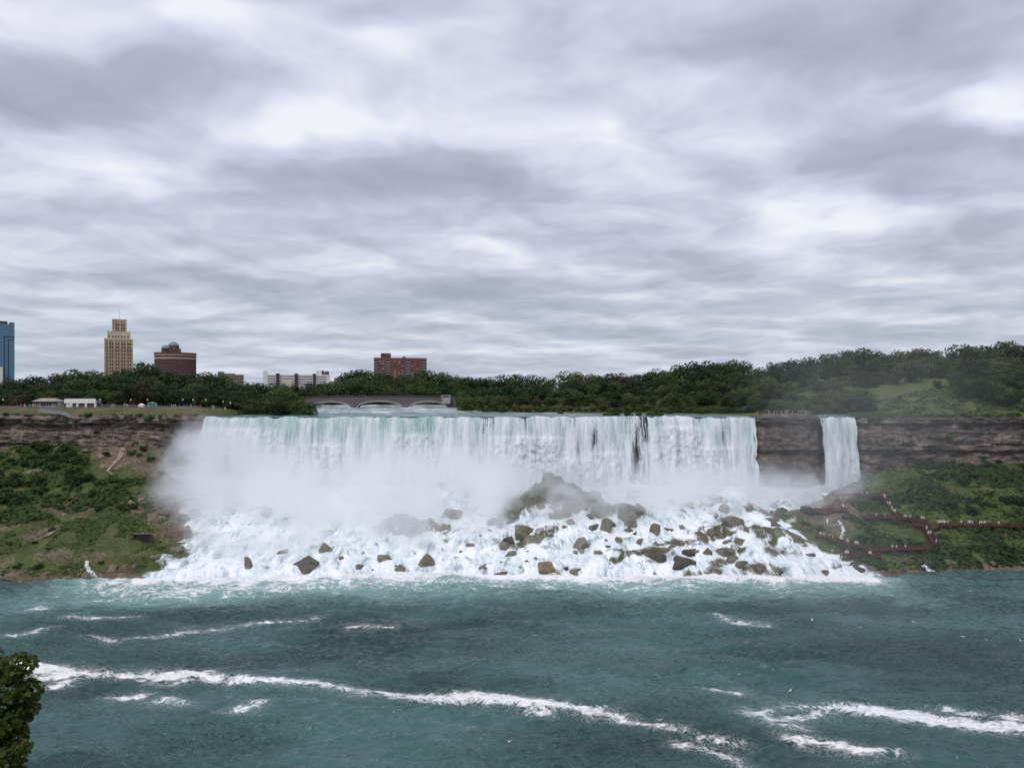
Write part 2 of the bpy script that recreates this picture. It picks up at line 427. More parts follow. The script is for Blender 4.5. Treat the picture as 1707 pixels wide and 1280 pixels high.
def build_slope():
    mt, k, b = material('gorge_slope', Roughness=.9)
    p = k.pos()
    n = k.noise(p, .16, 5, .62); n2 = k.noise(p, .9, 5, .62)
    t = k.m('ADD', k.m('MULTIPLY', n, .55), k.m('MULTIPLY', n2, .45))
    veg = k.ramp(t, [(.3, (.024, .034, .011)), (.46, (.058, .074, .022)), (.58, (.095, .108, .036)), (.72, (.15, .145, .075))])
    soil = k.ramp(t, [(.3, (.055, .042, .030)), (.5, (.14, .105, .075)), (.68, (.27, .215, .165))])
    land = k.mix(k.smooth(k.m('ADD', k.attr('bare'), k.m('MULTIPLY', k.m('SUBTRACT', n2, .5), 1.1)), .3, .7), veg, soil)
    # white water running over and between the rocks
    wv = k.noise(p, .12, 3, .5, col=True)
    pw = k.vm('ADD', p, k.vm('MULTIPLY', k.vm('SUBTRACT', wv, (.5, .5, .5)), (9, 9, 0)))
    fl = k.noise(k.scaled(pw, (.17, .085, .12)), 1.0, 7, .62)
    fl2 = k.noise(k.scaled(pw, (.75, .34, .5)), 1.0, 6, .65)
    fl3 = k.noise(k.scaled(pw, (.85, .10, .10)), 1.0, 5, .62)
    fm = k.m('ADD', k.m('ADD', k.m('MULTIPLY', fl, .45), k.m('MULTIPLY', fl2, .22)), k.m('MULTIPLY', fl3, .33))
    foam = k.ramp(fm, [(.36, (.12, .145, .14)), (.42, (.36, .43, .45)), (.475, (.66, .74, .77)), (.55, (.92, .94, .95))])
    rockc = k.ramp(n2, [(.3, (.05, .045, .032)), (.5, (.12, .105, .07)), (.7, (.20, .175, .12))])
    mossy = k.mix(k.smooth(n, .45, .6), rockc, (.075, .085, .035))
    rk = k.smooth(k.m('ADD', k.attr('rock'), k.m('MULTIPLY', k.m('SUBTRACT', fm, .5), -1.6)), .35, .6)
    wetc = k.mix(rk, foam, mossy)
    w = k.smooth(k.m('ADD', k.attr('wet'), k.m('MULTIPLY', k.m('SUBTRACT', fl, .5), 14.)), -1.5, 1.5)
    k.put(b.inputs['Base Color'], k.mix(w, land, wetc))
    k.put(b.inputs['Normal'], k.bump(k.m('ADD', k.m('MULTIPLY', n2, .4), fl2), .35, .6))
    xs = np.arange(-420, 470, .9); ts = np.linspace(-.05, 1.08, 120)
    X, T = np.meshgrid(xs, ts)
    Y = shore_y(X) + T * (crest_y(X) - 2.5 - shore_y(X))
    Z = slope_z(X, Y)
    wet = wet_mask(X, T) + 5 * fbm(X / 8, Y / 8, 63, 3)
    low = ss(0, 8, wet)
    Z = Z + low * ss(0, .08, T) * (2.2 * np.abs(fbm(X / 7, Y / 10, 61, 3)) + .25 * fbm(X / 2.6, Y / 3.2, 62, 2))
    rock = np.zeros_like(X)
    for (mx, my, rx, ry, h) in MOUNDS:
        rock = np.maximum(rock, np.exp(-((X - mx) / rx / 1.0) ** 2 - ((Y - my - 1) / ry / 1.0) ** 2) * min(1.25, h / 7))
    bl = lambda c, q, sd: _h(np.floor((X + .4 * Y + 2 * fbm(X / 6, Y / 6, sd)) / c), np.floor((Y - .25 * X) / q), sd) - .5
    Z = Z + ss(.2, .6, rock) * (3.4 * bl(4.2, 3.4, 68) + 1.7 * bl(2.0, 1.7, 69))          # broken blocks
    me = grid_mesh('gorge_slope', np.stack([X, Y, Z], -1)); set_attr(me, 'wet', wet)
    set_attr(me, 'rock', rock * 1.25 + .42 * ss(-.15, .35, fbm(X / 13, Y / 9, 66, 3)) * ss(-45, 10, X) * (1 - ss(.75, .9, T)) + .12)
    PX, PY = to_px(X, Y, Z)
    g = lambda cx, cy, rx, ry: np.exp(-((PX - cx) / rx) ** 2 - ((PY - cy) / ry) ** 2)
    bare = np.maximum.reduce([.5 * ss(.15, .5, fbm(X / 15, Y / 12, 67, 3)), 1.1 * g(195, 752, 45, 28), .9 * g(255, 775, 40, 22), 1.1 * g(292, 850, 36, 55), .9 * g(240, 850, 40, 40) * .8,
                              1.0 * (1 - ss(.02, .07, T)), .7 * g(140, 845, 16, 14), .7 * g(85, 885, 40, 8), .9 * g(1390, 850, 60, 40), .9 * g(1430, 940, 70, 16),
                              .75 * g(100, 850, 30, 14), .5 * ss(.93, 1.0, T)])
    set_attr(me, 'bare', bare)
    tag(link('gorge_slope', me, mt), kind='structure')

def build_near_bank():
    mt, k, b = material('near_bank', Roughness=.95)
    n = k.noise(k.pos(), .4, 5, .6)
    k.put(b.inputs['Base Color'], k.ramp(n, [(.3, (.03, .045, .014)), (.7, (.09, .10, .04))]))
    ys = np.array([-300, -60, 0, 3, 8, 22, 40, 60, 78, 90]); zs = np.array([61, 60.4, 60.3, 60.2, 56.5, 45.5, 31, 14, .5, -4])
    yy = np.interp(np.linspace(0, 9, 90), np.arange(10), ys); xx = np.linspace(-600, 600, 160)
    X, Y = np.meshgrid(xx, yy); Z = np.interp(Y, ys, zs) + .5 * fbm(X / 9, Y / 9, 71) * ss(3, 12, Y)
    tag(link('near_bank', grid_mesh('near_bank', np.stack([X, Y, Z], -1)), mt), kind='structure')

# ---------------------------------------------------------------- water
FOAM = [  # photo pixels along each foam line: (x, y, width)
    [(20,1112,22),(60,1114,20),(110,1118,15),(180,1123,7),(250,1126,9),(310,1127,12),(335,1125,15),(360,1131,9),(430,1135,6),(520,1139,7),(570,1146,5),(610,1154,8),(680,1160,11),(740,1160,15),(800,1160,18),(850,1164,19),(900,1168,22),(930,1172,16),(960,1178,11),(1000,1190,11),(1050,1205,8),(1100,1215,5),(1140,1220,2)],
    [(60,1148,6),(90,1143,6),(115,1135,4),(145,1131,2)], [(60,1130,5),(100,1128,6),(150,1126,3)],
    [(1330,1182,2),(1380,1180,9),(1430,1182,17),(1480,1188,20),(1530,1195,22),(1580,1203,18),(1640,1211,19),(1707,1213,17),(1790,1220,12)],
    [(1540,1183,2),(1590,1184,3),(1640,1190,5),(1707,1195,8),(1760,1199,7)],
    [(1240,1187,2),(1270,1194,3),(1293,1204,2)], [(1283,1190,2),(1291,1181,2),(1360,1183,3)],
    [(1385,1190,3),(1340,1197,3),(1304,1205,6),(1320,1212,5),(1338,1216,3)],
    [(1308,1224,3),(1350,1238,9),(1400,1246,9),(1440,1254,9),(1495,1258,3)],
    [(1165,1229,2),(1200,1234,5),(1232,1241,3)], [(1130,1240,2),(1170,1245,2),(1220,1262,2),(1255,1285,2)],
    [(183,1163,4),(212,1164,7),(238,1159,3)], [(255,1169,2),(288,1168,4),(305,1173,2)], [(388,1184,3),(410,1177,6),(432,1172,3)],
    [(583,1046,3),(620,1046,5),(655,1045,2)], 
    [(14,1058,3),(60,1052,3),(90,1046,2)], [(150,1060,2),(190,1069,2),(260,1059,2),(350,1051,2),(420,1042,2),(470,1037,3),(530,1030,3)],
    [(113,1027,4),(160,1031,4),(232,1028,2)], [(60,1013,2),(75,1014,3)], [(1190,1022,2),(1215,1034,4),(1280,1040,2)],
    [(255,1137,2),(330,1133,3)], [(1180,1147,2),(1225,1154,3)], [(880,1185,2),(915,1186,2)]]

def wave_z(X, Y):
    z = 0
    for i, (L, a, ang) in enumerate([(23, .20, 80), (13, .17, 62), (8.5, .13, 104), (5.6, .12, 78), (3.9, .09, 112), (2.9, .06, 60)]):
        th = R(ang); ph = 5 * fbm(X / (L * 3.1), Y / (L * 2.6), 80 + i, 2)
        am = .35 + 1.3 * vn(X / (L * 2.2), Y / (L * 1.7), 90 + i)
        s = np.sin(2 * np.pi * (X * np.cos(th) + Y * np.sin(th)) / L + ph * 2)
        z = z + a * am * (1 - 1.6 * np.abs(s) if i > 1 else s)
    return 1.7 * z + .07 * fbm(X / 1.6, Y / 1.3, 99, 2)

def build_lower_river():
    mt, k, b = material('river_water')
    p = k.pos()
    wv = k.noise(p, .05, 3, .5, col=True, dim='2D')
    pw = k.vm('ADD', p, k.vm('MULTIPLY', k.vm('SUBTRACT', wv, (.5, .5, .5)), (16, 16, 0)))
    patch = k.noise(k.scaled(pw, (.016, .035, 1)), 1.0, 4, .55, dim='2D')
    body = k.ramp(patch, [(.34, (.024, .064, .058)), (.5, (.043, .102, .093)), (.66, (.066, .142, .128))])
    aer = k.attr('aerated')
    streak = k.noise(k.scaled(pw, (.16, .42, 1)), 1.0, 7, .66, dim='2D')
    st2 = k.noise(k.scaled(pw, (.7, 1.7, 1)), 1.0, 6, .68, dim='2D')
    fm = k.m('ADD', k.m('MULTIPLY', streak, .55), k.m('MULTIPLY', st2, .45))
    body = k.mix(k.m('MULTIPLY', k.smooth(k.m('MULTIPLY_ADD', k.m('SUBTRACT', streak, .5), 1.3, aer), .0, 1.2), .85), body, (.24, .40, .36))
    # veils of foam drifting off the foot of the falls; bands of thick foam on the eddy lines
    thr = k.m('SUBTRACT', .70, k.m('MULTIPLY', k.m('SUBTRACT', aer, .32), .215))
    veil = k.smooth(k.m('SUBTRACT', fm, thr), -.02, .09)
    edge = k.m('ADD', k.attr('foam'), k.m('MULTIPLY', k.m('SUBTRACT', fm, .50), 12.0))
    band = k.smooth(edge, -1.0, 1.3)
    fleck = k.m('MULTIPLY', k.smooth(k.noise(k.scaled(pw, (.55, 1.1, 1)), 1.0, 6, .75, dim='2D'), .70, .76), .7)
    band = k.m('MULTIPLY', band, k.smooth(st2, .32, .46, .72, 1.0))
    lace = k.m('MULTIPLY', k.smooth(k.attr('foam'), -4.5, .5), k.smooth(k.m('ABSOLUTE', k.m('SUBTRACT', st2, .5)), .0, .032, .62, 0.))
    band = k.m('MAXIMUM', band, lace)
    fa = k.m('MAXIMUM', k.m('MAXIMUM', band, k.m('MULTIPLY', veil, .85)), fleck)
    cream = k.mix(k.smooth(patch, .4, .6), (.90, .89, .85), (.90, .92, .92))
    k.put(b.inputs['Base Color'], k.mix(fa, body, cream))
    k.put(b.inputs['Roughness'], k.m('MULTIPLY_ADD', fa, .6, .14))
    b.inputs['IOR'].default_value = 1.33; b.inputs['Specular IOR Level'].default_value = .5
    r1 = k.noise(k.scaled(p, (.30, .52, 1)), 1.0, 3, .5, dim='2D'); r2 = k.noise(k.scaled(p, (1.0, 1.6, 1)), 1.0, 3, .5, dim='2D')
    k.put(b.inputs['Normal'], k.bump(k.m('MULTIPLY', k.m('ADD', r1, k.m('MULTIPLY', r2, .26)), k.smooth(k.noise(k.scaled(pw, (.022, .05, 1)), 1.0, 3, .5, dim='2D'), .36, .62, .25, 1.0)), 1.0, 1.9))
    xs = np.concatenate([np.linspace(-3000, -270, 20)[:-1], np.arange(-270, 270, .75), np.linspace(270, 3000, 20)])
    ys = np.concatenate([np.arange(66, 120, 1.2), np.arange(120, 302, .5)])
    X, Y = np.meshgrid(xs, ys)
    damp = ss(66, 80, Y) * (1 - ss(262, 280, Y) * .4)
    Z = wave_z(X, Y) * damp * np.where(np.abs(X) > 272, 0, 1)
    dist = shore_y(X) - Y
    side = np.minimum(ss(-175, -125, X), 1 - ss(120, 150, X))
    aer = side * (1.15 - dist / 30) + .42 * side * (1 - np.clip(dist, 0, 95) / 95)
    aer = aer + .55 * np.exp(-((X + 105) / 45) ** 2) * (1 - ss(10, 75, dist)) + .25 * fbm(X / 22, Y / 14, 101, 3)
    aer = np.clip(aer, -.1, 1.35)
    foam = np.full(X.shape, -9.0)
    XY = np.stack([X, Y], -1)
    for line in FOAM:
        pts = [(on_z(a, c), w * (on_z(a, c - .5).y - on_z(a, c + .5).y) / 2 * (.92 if c > 1100 else .22)) for a, c, w in line]
        for (p0, w0), (p1, w1) in zip(pts, pts[1:]):
            a = np.array(p0.xy); d = np.array(p1.xy) - a; L2 = d @ d
            s = np.clip(((XY - a) @ d) / L2, 0, 1)
            q = np.hypot(XY[..., 0] - a[0] - s * d[0], XY[..., 1] - a[1] - s * d[1])
            foam = np.maximum(foam, (w0 + (w1 - w0) * s) - q)
    foam = np.maximum(foam, np.where(side > .85, 2.2 + 3 * fbm(X / 9, Y * 0, 103, 3) - dist * .42, -9))
    Z = Z + .12 * ss(-.5, 1, foam)
    me = grid_mesh('river', np.stack([X, Y, Z], -1))
    set_attr(me, 'aerated', aer); set_attr(me, 'foam', np.clip(foam, -9, 4))
    tag(link('river', me, mt), kind='structure')

def build_upper_river():
    mt, k, b = material('rapids_water', Roughness=.3)
    p = k.pos()
    n = k.noise(k.scaled(p, (.05, .16, 0)), 1.0, 6, .66, .4); n2 = k.noise(k.scaled(p, (.4, .7, 0)), 1.0, 5, .65)
    f = k.smooth(k.m('ADD', k.m('ADD', k.m('MULTIPLY', n, .7), k.m('MULTIPLY', n2, .3)), k.attr('crest')), .53, .66)
    body = k.ramp(n2, [(.3, (.05, .11, .105)), (.7, (.14, .24, .22))])
    k.put(b.inputs['Base Color'], k.mix(f, body, (.84, .88, .88)))
    k.put(b.inputs['Normal'], k.bump(k.m('ADD', n, n2), .7, .6))
    def sheet(xs, us, y_of, lip, name):
        X, U = np.meshgrid(xs, us); Y = y_of(X) + U
        roll = np.sin(Y / 6.5 + 2.5 * fbm(X / 30, Y / 18, 111, 2)) * fbm(X / 22, Y / 9, 112, 2) * 1.1
        roll = np.abs(roll) * ss(14, 60, U)
        Z = river_z(Y) + roll + .18 * fbm(X / 3, Y / 3, 113, 3) * ss(1, 5, U)
        c = channel(X, Y) > -4.5; keep = c[:-1, :-1] | c[1:, 1:]
        me = grid_mesh(name, np.stack([X, Y, Z], -1), keep=keep)
        set_attr(me, 'crest', .10 * np.clip(roll - .25, 0, 1) + .06 * ss(20, 80, U) - .10 * (1 - ss(2, 14, U)))
        tag(link(name, me, mt), kind='structure')
    sheet(np.arange(-158, 121, 1.2), np.concatenate([np.arange(0, 60, 1.2), np.arange(60, 265, 3)]), lambda X: crest_y(X) - .2, 0, 'upper_river')
    sheet(np.arange(148, 205, 1.2), np.concatenate([np.arange(0, 70, 1.2)]), lambda X: crest_y(X) - .2, 0, 'upper_river')

def m_falls():
    mt, k, b = material('falling_water', Roughness=.45)
    p = k.pos(); x, y, z = k.xyz(p)
    wob = k.m('MULTIPLY', k.m('SUBTRACT', k.noise(k.scaled(p, (.16, 0, .10)), 1.0, 3, .5), .5), 2.2)
    q = k.vec(k.m('ADD', x, wob), 0.0, z)
    s1 = k.noise(k.scaled(q, (.24, 0, .030)), 1.0, 3, .6)
    s2 = k.noise(k.scaled(q, (1.1, 0, .075)), 1.0, 5, .68)
    s3 = k.noise(k.scaled(q, (2.6, 0, .55)), 1.0, 5, .70)
    t = k.m('ADD', k.m('ADD', k.m('MULTIPLY', s1, .50), k.m('MULTIPLY', s2, .33)), k.m('MULTIPLY', s3, .17))
    drop = k.attr('drop')                                   # 0 at the lip .. 1 at the foot
    smooth_w = k.attr('deep')                               # thick green water on the lip
    white = k.ramp(t, [(.36, (.34, .41, .44)), (.44, (.58, .66, .69)), (.52, (.84, .88, .90)), (.62, (.94, .95, .96))])
    green = k.ramp(t, [(.36, (.26, .42, .37)), (.50, (.46, .64, .57)), (.62, (.84, .90, .88))])
    g = k.m('MULTIPLY', smooth_w, k.m('SUBTRACT', 1.0, k.smooth(k.m('ADD', drop, k.m('MULTIPLY', k.m('SUBTRACT', s2, .5), .9)), .05, .55)), clamp=True)
    k.put(b.inputs['Base Color'], k.mix(g, white, green))
    k.put(b.inputs['Normal'], k.bump(k.m('ADD', k.m('ADD', s1, s2), k.m('MULTIPLY', s3, .6)), .9, 1.2))
    gap = k.m('ADD', k.attr('thin'), k.m('MULTIPLY', k.m('SUBTRACT', .5, t), 3.4))
    hole = k.smooth(gap, .40, .74)
    k.put(b.inputs['Alpha'], k.m('SUBTRACT', 1.0, k.m('MULTIPLY', hole, .93)))
    return mt

def build_falls():
    mt = m_falls()
    # ledges that the water strikes: photo x, photo y, half width px, how far it is thrown out
    LEDGE = [(400,712,55,3.0),(540,738,30,2.2),(690,722,34,2.6),(880,726,46,2.4),(1134,709,34,1.8),(960,762,30,2.0),(1010,752,26,1.6),(460,760,40,2),(760,745,30,1.2),(1200,742,26,1.0)]
    def sheet(x0, x1, name, deepf, thinf, label):
        xs = np.arange(x0, x1, .2); v = np.linspace(0, 1, 84)
        X, V = np.meshgrid(xs, v)
        yc = crest_y(X)
        zt = river_z(yc) + .05
        foot = slope_z(X, yc - 9) - 2.5
        lipz = 1.6 * fbm(X / 6, 0 * X, 121, 3) + .5 * fbm(X / 1.6, 0 * X, 122, 2)
        D = (V ** 1.25)
        h = (zt - foot) * D
        d = 2.6 * np.sqrt(.204 * np.maximum(h, 0)) + .6 * D
        rid = .75 * fbm(X / 2.6, h / 26, 123, 3) + .5 * fbm(X / 7, h / 40, 124, 2) + .35 * fbm(X / .9, h / 9, 125, 2)
        d = d + rid * ss(.0, .2, D) * (1 + .8 * D)
        deep = deepf(X); thin = thinf(X, h)
        for (lx, ly, rw, o) in LEDGE:
            P = at(lx, ly, 371); rwm = rw / F * 371
            below = ss(-.8, 2.2, (zt - h < P.z) * (P.z - (zt - h)))
            sp = rwm * (1 + .45 * np.clip(P.z - (zt - h), 0, 14) / 14)
            lat = np.exp(-((X - P.x) / sp) ** 4)
            bil = 1 + .55 * fbm(X / 1.8, h / 2.2, 126, 3)
            d = d + o * below * lat * bil
            deep = deep * (1 - below * lat); thin = thin - .5 * below * lat
        cl = .6 * fbm(X / 2.2, h / 3.2, 127, 3) * ss(.25, .7, D)
        ed = np.maximum(1 - (X - x0) / 4, 1 - (x1 - X) / 4).clip(0, 1)                 # ragged side edges
        thin = thin + ed * (.25 + .9 * fbm(X / 1.2, h / 5, 128, 3)); X = X + ed * ((1.3 if x1 - x0 > 50 else .55) * fbm(h / 6, X * 0 + x0, 129, 3) + (.075 * np.sqrt(h) if x1 - x0 > 50 else -.1 * np.sqrt(h)) * np.sign(X - (x0 + x1) / 2))
        Y = yc - d - cl
        Z = zt + lipz * (1 - ss(0, .12, D)) * .5 - h
        # a short apron upstream joins the lip to the river
        me = grid_mesh(name, np.stack([X, Y, Z], -1))
        set_attr(me, 'drop', D); set_attr(me, 'deep', deep); set_attr(me, 'thin', thin)
        o = link(name, me, mt); tag(o, label, 'waterfall')
        return o
    def deep_main(X):
        px = CX + F * X / 372
        d = np.interp(px, [340, 380, 470, 560, 640, 700, 760, 860, 960, 1250], [.9, .8, 1.0, .75, 1.0, 1.1, .8, .35, .2, .35])
        return np.clip(d + .5 * fbm(X / 9, 0 * X, 131, 2), 0, 1.2)
    def thin_main(X, h):
        px = CX + F * X / 372
        t = np.interp(px, [340, 600, 700, 800, 940, 960, 1040, 1066, 1072, 1084, 1090, 1258], [.02, .10, .06, .16, .22, .30, .34, .46, .60, .58, .20, .10])
        return t + .25 * fbm(X / 6, h / 30, 132, 2)
    sheet(-146.6, 118.0, 'waterfall', deep_main, thin_main, 'broad curtain of white and green water falling onto the boulders').__setitem__('kind', 'structure')
    sheet(149.4, 167.9, 'waterfall', lambda X: .25 + 0 * X, lambda X, h: .02 + .2 * fbm(X / 4, h / 30, 133, 2), 'narrow white waterfall alone between two dark rock walls').__setitem__('kind', 'structure')

def build_trickles():
    mt, k, b = material('trickle_water', Roughness=.4)
    n = k.noise(k.scaled(k.pos(), (1.6, .8, .8)), 1.0, 5, .6)
    k.put(b.inputs['Base Color'], k.ramp(n, [(.3, (.40, .46, .47)), (.6, (.74, .78, .79))]))
    k.put(b.inputs['Alpha'], k.smooth(n, .36, .56))
    lines = [[(1397,868,4),(1402,876,6),(1405,884,5),(1403,892,5),(1398,899,9)], [(1404,826,9),(1405,836,8),(1408,846,7)],
             [(147,935,5),(146,944,7),(152,952,9),(160,962,10)], [(1531,934,4),(1540,944,10),(1552,953,13)], [(1378,864,3),(1377,874,3)], [(300,905,9),(312,900,8),(318,908,10),(306,918,16)]]
    for ln in lines:
        V = []; Q = []; dense = []
        for (a, c) in zip(ln, ln[1:]):
            for s in (0, .25, .5, .75): dense.append(tuple(a[i] + (c[i] - a[i]) * s for i in range(3)))
        dense.append(ln[-1])
        for j, (x, y, w) in enumerate(dense):
            p = hit_slope(x, y); hw = w / F * p.y / 2 * (.8 + .5 * random.random())
            jx = .5 * (random.random() - .5)
            for s in (-1, 0, 1): V.append((p.x + s * hw + jx, p.y - .7 - .25 * (s == 0), p.z + .25 + .15 * (s == 0)))
            if j:
                o = (j - 1) * 3
                Q += [(o, o+1, o+4, o+3), (o+1, o+2, o+5, o+4)]
        tag(link('cascade', mesh_np('cascade', V, Q, True), mt), kind='structure')

build_land(); build_cliff(); build_slope(); build_near_bank(); build_lower_river(); build_upper_river(); build_falls(); build_trickles()

# ---------------------------------------------------------------- ordinals for labels
ORD = ['first','second','third','fourth','fifth','sixth','seventh','eighth','ninth','tenth','eleventh','twelfth','thirteenth','fourteenth','fifteenth','sixteenth','seventeenth','eighteenth','nineteenth','twentieth']
TENS = {2: ('twenty', 'twentieth'), 3: ('thirty', 'thirtieth'), 4: ('forty', 'fortieth'), 5: ('fifty', 'fiftieth'), 6: ('sixty', 'sixtieth'), 7: ('seventy', 'seventieth'), 8: ('eighty', 'eightieth'), 9: ('ninety', 'ninetieth')}
def ordn(i):
    n = i + 1
    return ORD[i] if i < 20 else (TENS[n // 10][1] if n % 10 == 0 else TENS[n // 10][0] + '-' + ORD[n % 10 - 1])
def label_rows(recs, fmt):
    """recs: (object, px, key); sorts each key's things across the picture and writes fmt(key, ordinal)."""
    by = {}
    for o, px, key in recs: by.setdefault(key, []).append((px, o))
    for key, lst in by.items():
        lst.sort(key=lambda q: q[0])
        for i, (_, o) in enumerate(lst): o['label'] = fmt(key, ordn(i), len(lst))

# ---------------------------------------------------------------- trees and shrubs
def leaf_cloud(lobes, n, size, seed, flat=.35, leaf=None):
    """n leaf faces spread through the lobes' shells; lobes: (cx,cy,cz,rx,ry,rz)."""
    r = np.random.default_rng(seed)
    L = np.array(lobes); w = (L[:, 3] * L[:, 4] + L[:, 4] * L[:, 5] + L[:, 3] * L[:, 5]); w = w / w.sum()
    idx = r.choice(len(L), n, p=w)
    d = r.normal(size=(n, 3)); d /= np.linalg.norm(d, axis=1, keepdims=True)
    rad = .62 + .42 * r.random(n) ** .7
    c = L[idx, :3] + d * L[idx, 3:] * rad[:, None]
    nrm = d + r.normal(size=(n, 3)) * .55 + np.array([0, 0, flat])
    nrm /= np.linalg.norm(nrm, axis=1, keepdims=True)
    t = np.cross(nrm, r.normal(size=(n, 3))); t /= np.linalg.norm(t, axis=1, keepdims=True) + 1e-9
    b = np.cross(nrm, t)
    s = size * (.6 + .8 * r.random(n))
    shape = leaf if leaf is not None else np.array([(-.5, -.15, 0), (0, -.5, .08), (.5, .05, 0), (.05, .5, -.1)])
    k = len(shape)
    V = c[:, None] + (t[:, None] * shape[None, :, :1] + b[:, None] * shape[None, :, 1:2] * .9 + nrm[:, None] * shape[None, :, 2:]) * s[:, None, None]
    return V.reshape(-1, 3), np.arange(n * k).reshape(n, k)

def tree_proto(seed, wide, kind, sparse=False):
    r = random.Random(seed)
    lobes = []
    nl = 15 if not sparse else 12
    for i in range(nl):
        h = .15 + .77 * (i + r.random() * .8) / nl
        prof = math.sin(math.pi * min(1, max(.12, (h - .02) / 1.0))) ** .65
        a = r.random() * 6.283; rr = wide * prof * (.35 + .65 * math.sqrt(r.random())) * .62
        s = (.115 + .085 * r.random()) * (1.1 if not sparse else .72)
        lobes.append((math.cos(a) * rr, math.sin(a) * rr, h, s * 1.15, s * 1.15, s * .85))
    if not sparse:
        for i in range(4):
            lobes.append(((r.random() - .5) * .1, (r.random() - .5) * .1, .36 + .14 * i, wide * .40 * (1 - .13 * i), wide * .40 * (1 - .13 * i), .13))
    top = max(l[2] + l[5] for l in lobes); f = 1.0 / top
    lobes = [tuple(q * f for q in l) for l in lobes]
    V, Q = leaf_cloud(lobes, 2300 if not sparse else 1200, .052, seed)
    crown = mesh_np('crown', V, Q)
    mb = MB()
    mb.tube([(0, 0, -.06), (.004, 0, .1), (.01, .006, .3), (0, .01, .55), (.01, 0, .8)], [.024, .018, .014, .009, .004], 7)
    for i in range(7):
        l = lobes[r.randrange(nl)]; z0 = max(.16, l[2] - .22)
        mb.tube([(.008, .005, z0), (l[0] * .55, l[1] * .55, z0 + (l[2] - z0) * .6), (l[0], l[1], l[2])], [.009, .006, .002], 5, False)
    return crown, mb.mesh('trunk', True)
PROTO = [tree_proto(100 + i, w, 0) for i, w in enumerate((.62, .72, .55, .80, .66, .90, .48, .75))]
SPARSE = tree_proto(140, .55, 0, True)
CROWN_M = {}
def crown_of(me, mk):
    key = (me.name, mk)
    if key not in CROWN_M:
        c = me.copy(); c.materials.append(M[mk]); CROWN_M[key] = c
    return CROWN_M[key]
for p in PROTO + [SPARSE]: p[1].materials.append(M['bark'])
TREES = []
def add_tree(px, top_py, Y, key, group, mk='leaf_a', proto=None, hmin=7, hmax=32, look='dark green'):
    x = (px - CX) / F * Y; gz = float(ground_z(x, Y)); h = CAMZ - (top_py - HZ) / F * Y - gz
    h = min(max(h, hmin), hmax)
    pr = proto or random.choice(PROTO)
    o = empty('broadleaf_tree', (x, Y, gz - .1), random.random() * 6.28)
    wd = random.uniform(.9, 1.4) * (1.25 if h < 12 else 1)
    o.scale = (h * wd, h * wd, h)
    link('crown', crown_of(pr[0], mk), None, o); link('trunk', pr[1], None, o)
    tag(o, None, 'tree', group); TREES.append((o, px, (key, look)))
    return o
SKY = [(0,631),(60,628),(90,622),(130,613),(175,622),(200,613),(242,604),(258,614),(280,622),(302,614),(335,622),(358,620),(403,634),(430,633),(470,640),(505,637),(540,631),(560,630),(580,618),(606,613),(630,618),(680,624),(712,614),(738,621),(765,626),(800,631),(828,631),(858,624),(895,626),(920,635),(938,640),(953,617),(966,615),(986,623),(1018,620),(1042,628),(1072,620),(1095,615),(1117,607),(1140,612),(1172,600),(1210,602),(1240,601),(1266,612),(1286,598),(1300,609),(1330,593),(1355,600),(1382,595),(1418,580),(1450,586),(1472,589),(1505,584),(1546,579),(1571,587),(1622,577),(1661,573),(1690,577),(1720,580)]
sky_top = lambda px: float(np.interp(px, [a for a, _ in SKY], [b for _, b in SKY]))
LK = {'leaf_a': 'dark green', 'leaf_b': 'mid green', 'leaf_c': 'olive green', 'leaf_d': 'brownish'}
def pick(ws):
    return random.choices(['leaf_a', 'leaf_b', 'leaf_c', 'leaf_d'], ws)[0]
def row(px0, px1, step, Y, off, jit, key, group, ws=(5, 4, 1, .2), skip=None):
    px = px0 + random.uniform(0, step * .5)
    while px < px1:
        if not (skip and skip(px)):
            mk = pick(ws)
            add_tree(px, sky_top(px) + off + random.uniform(-jit, jit), Y + random.uniform(-7, 7), key, group, mk, look=LK[mk])
        px += step * random.uniform(.8, 1.2)
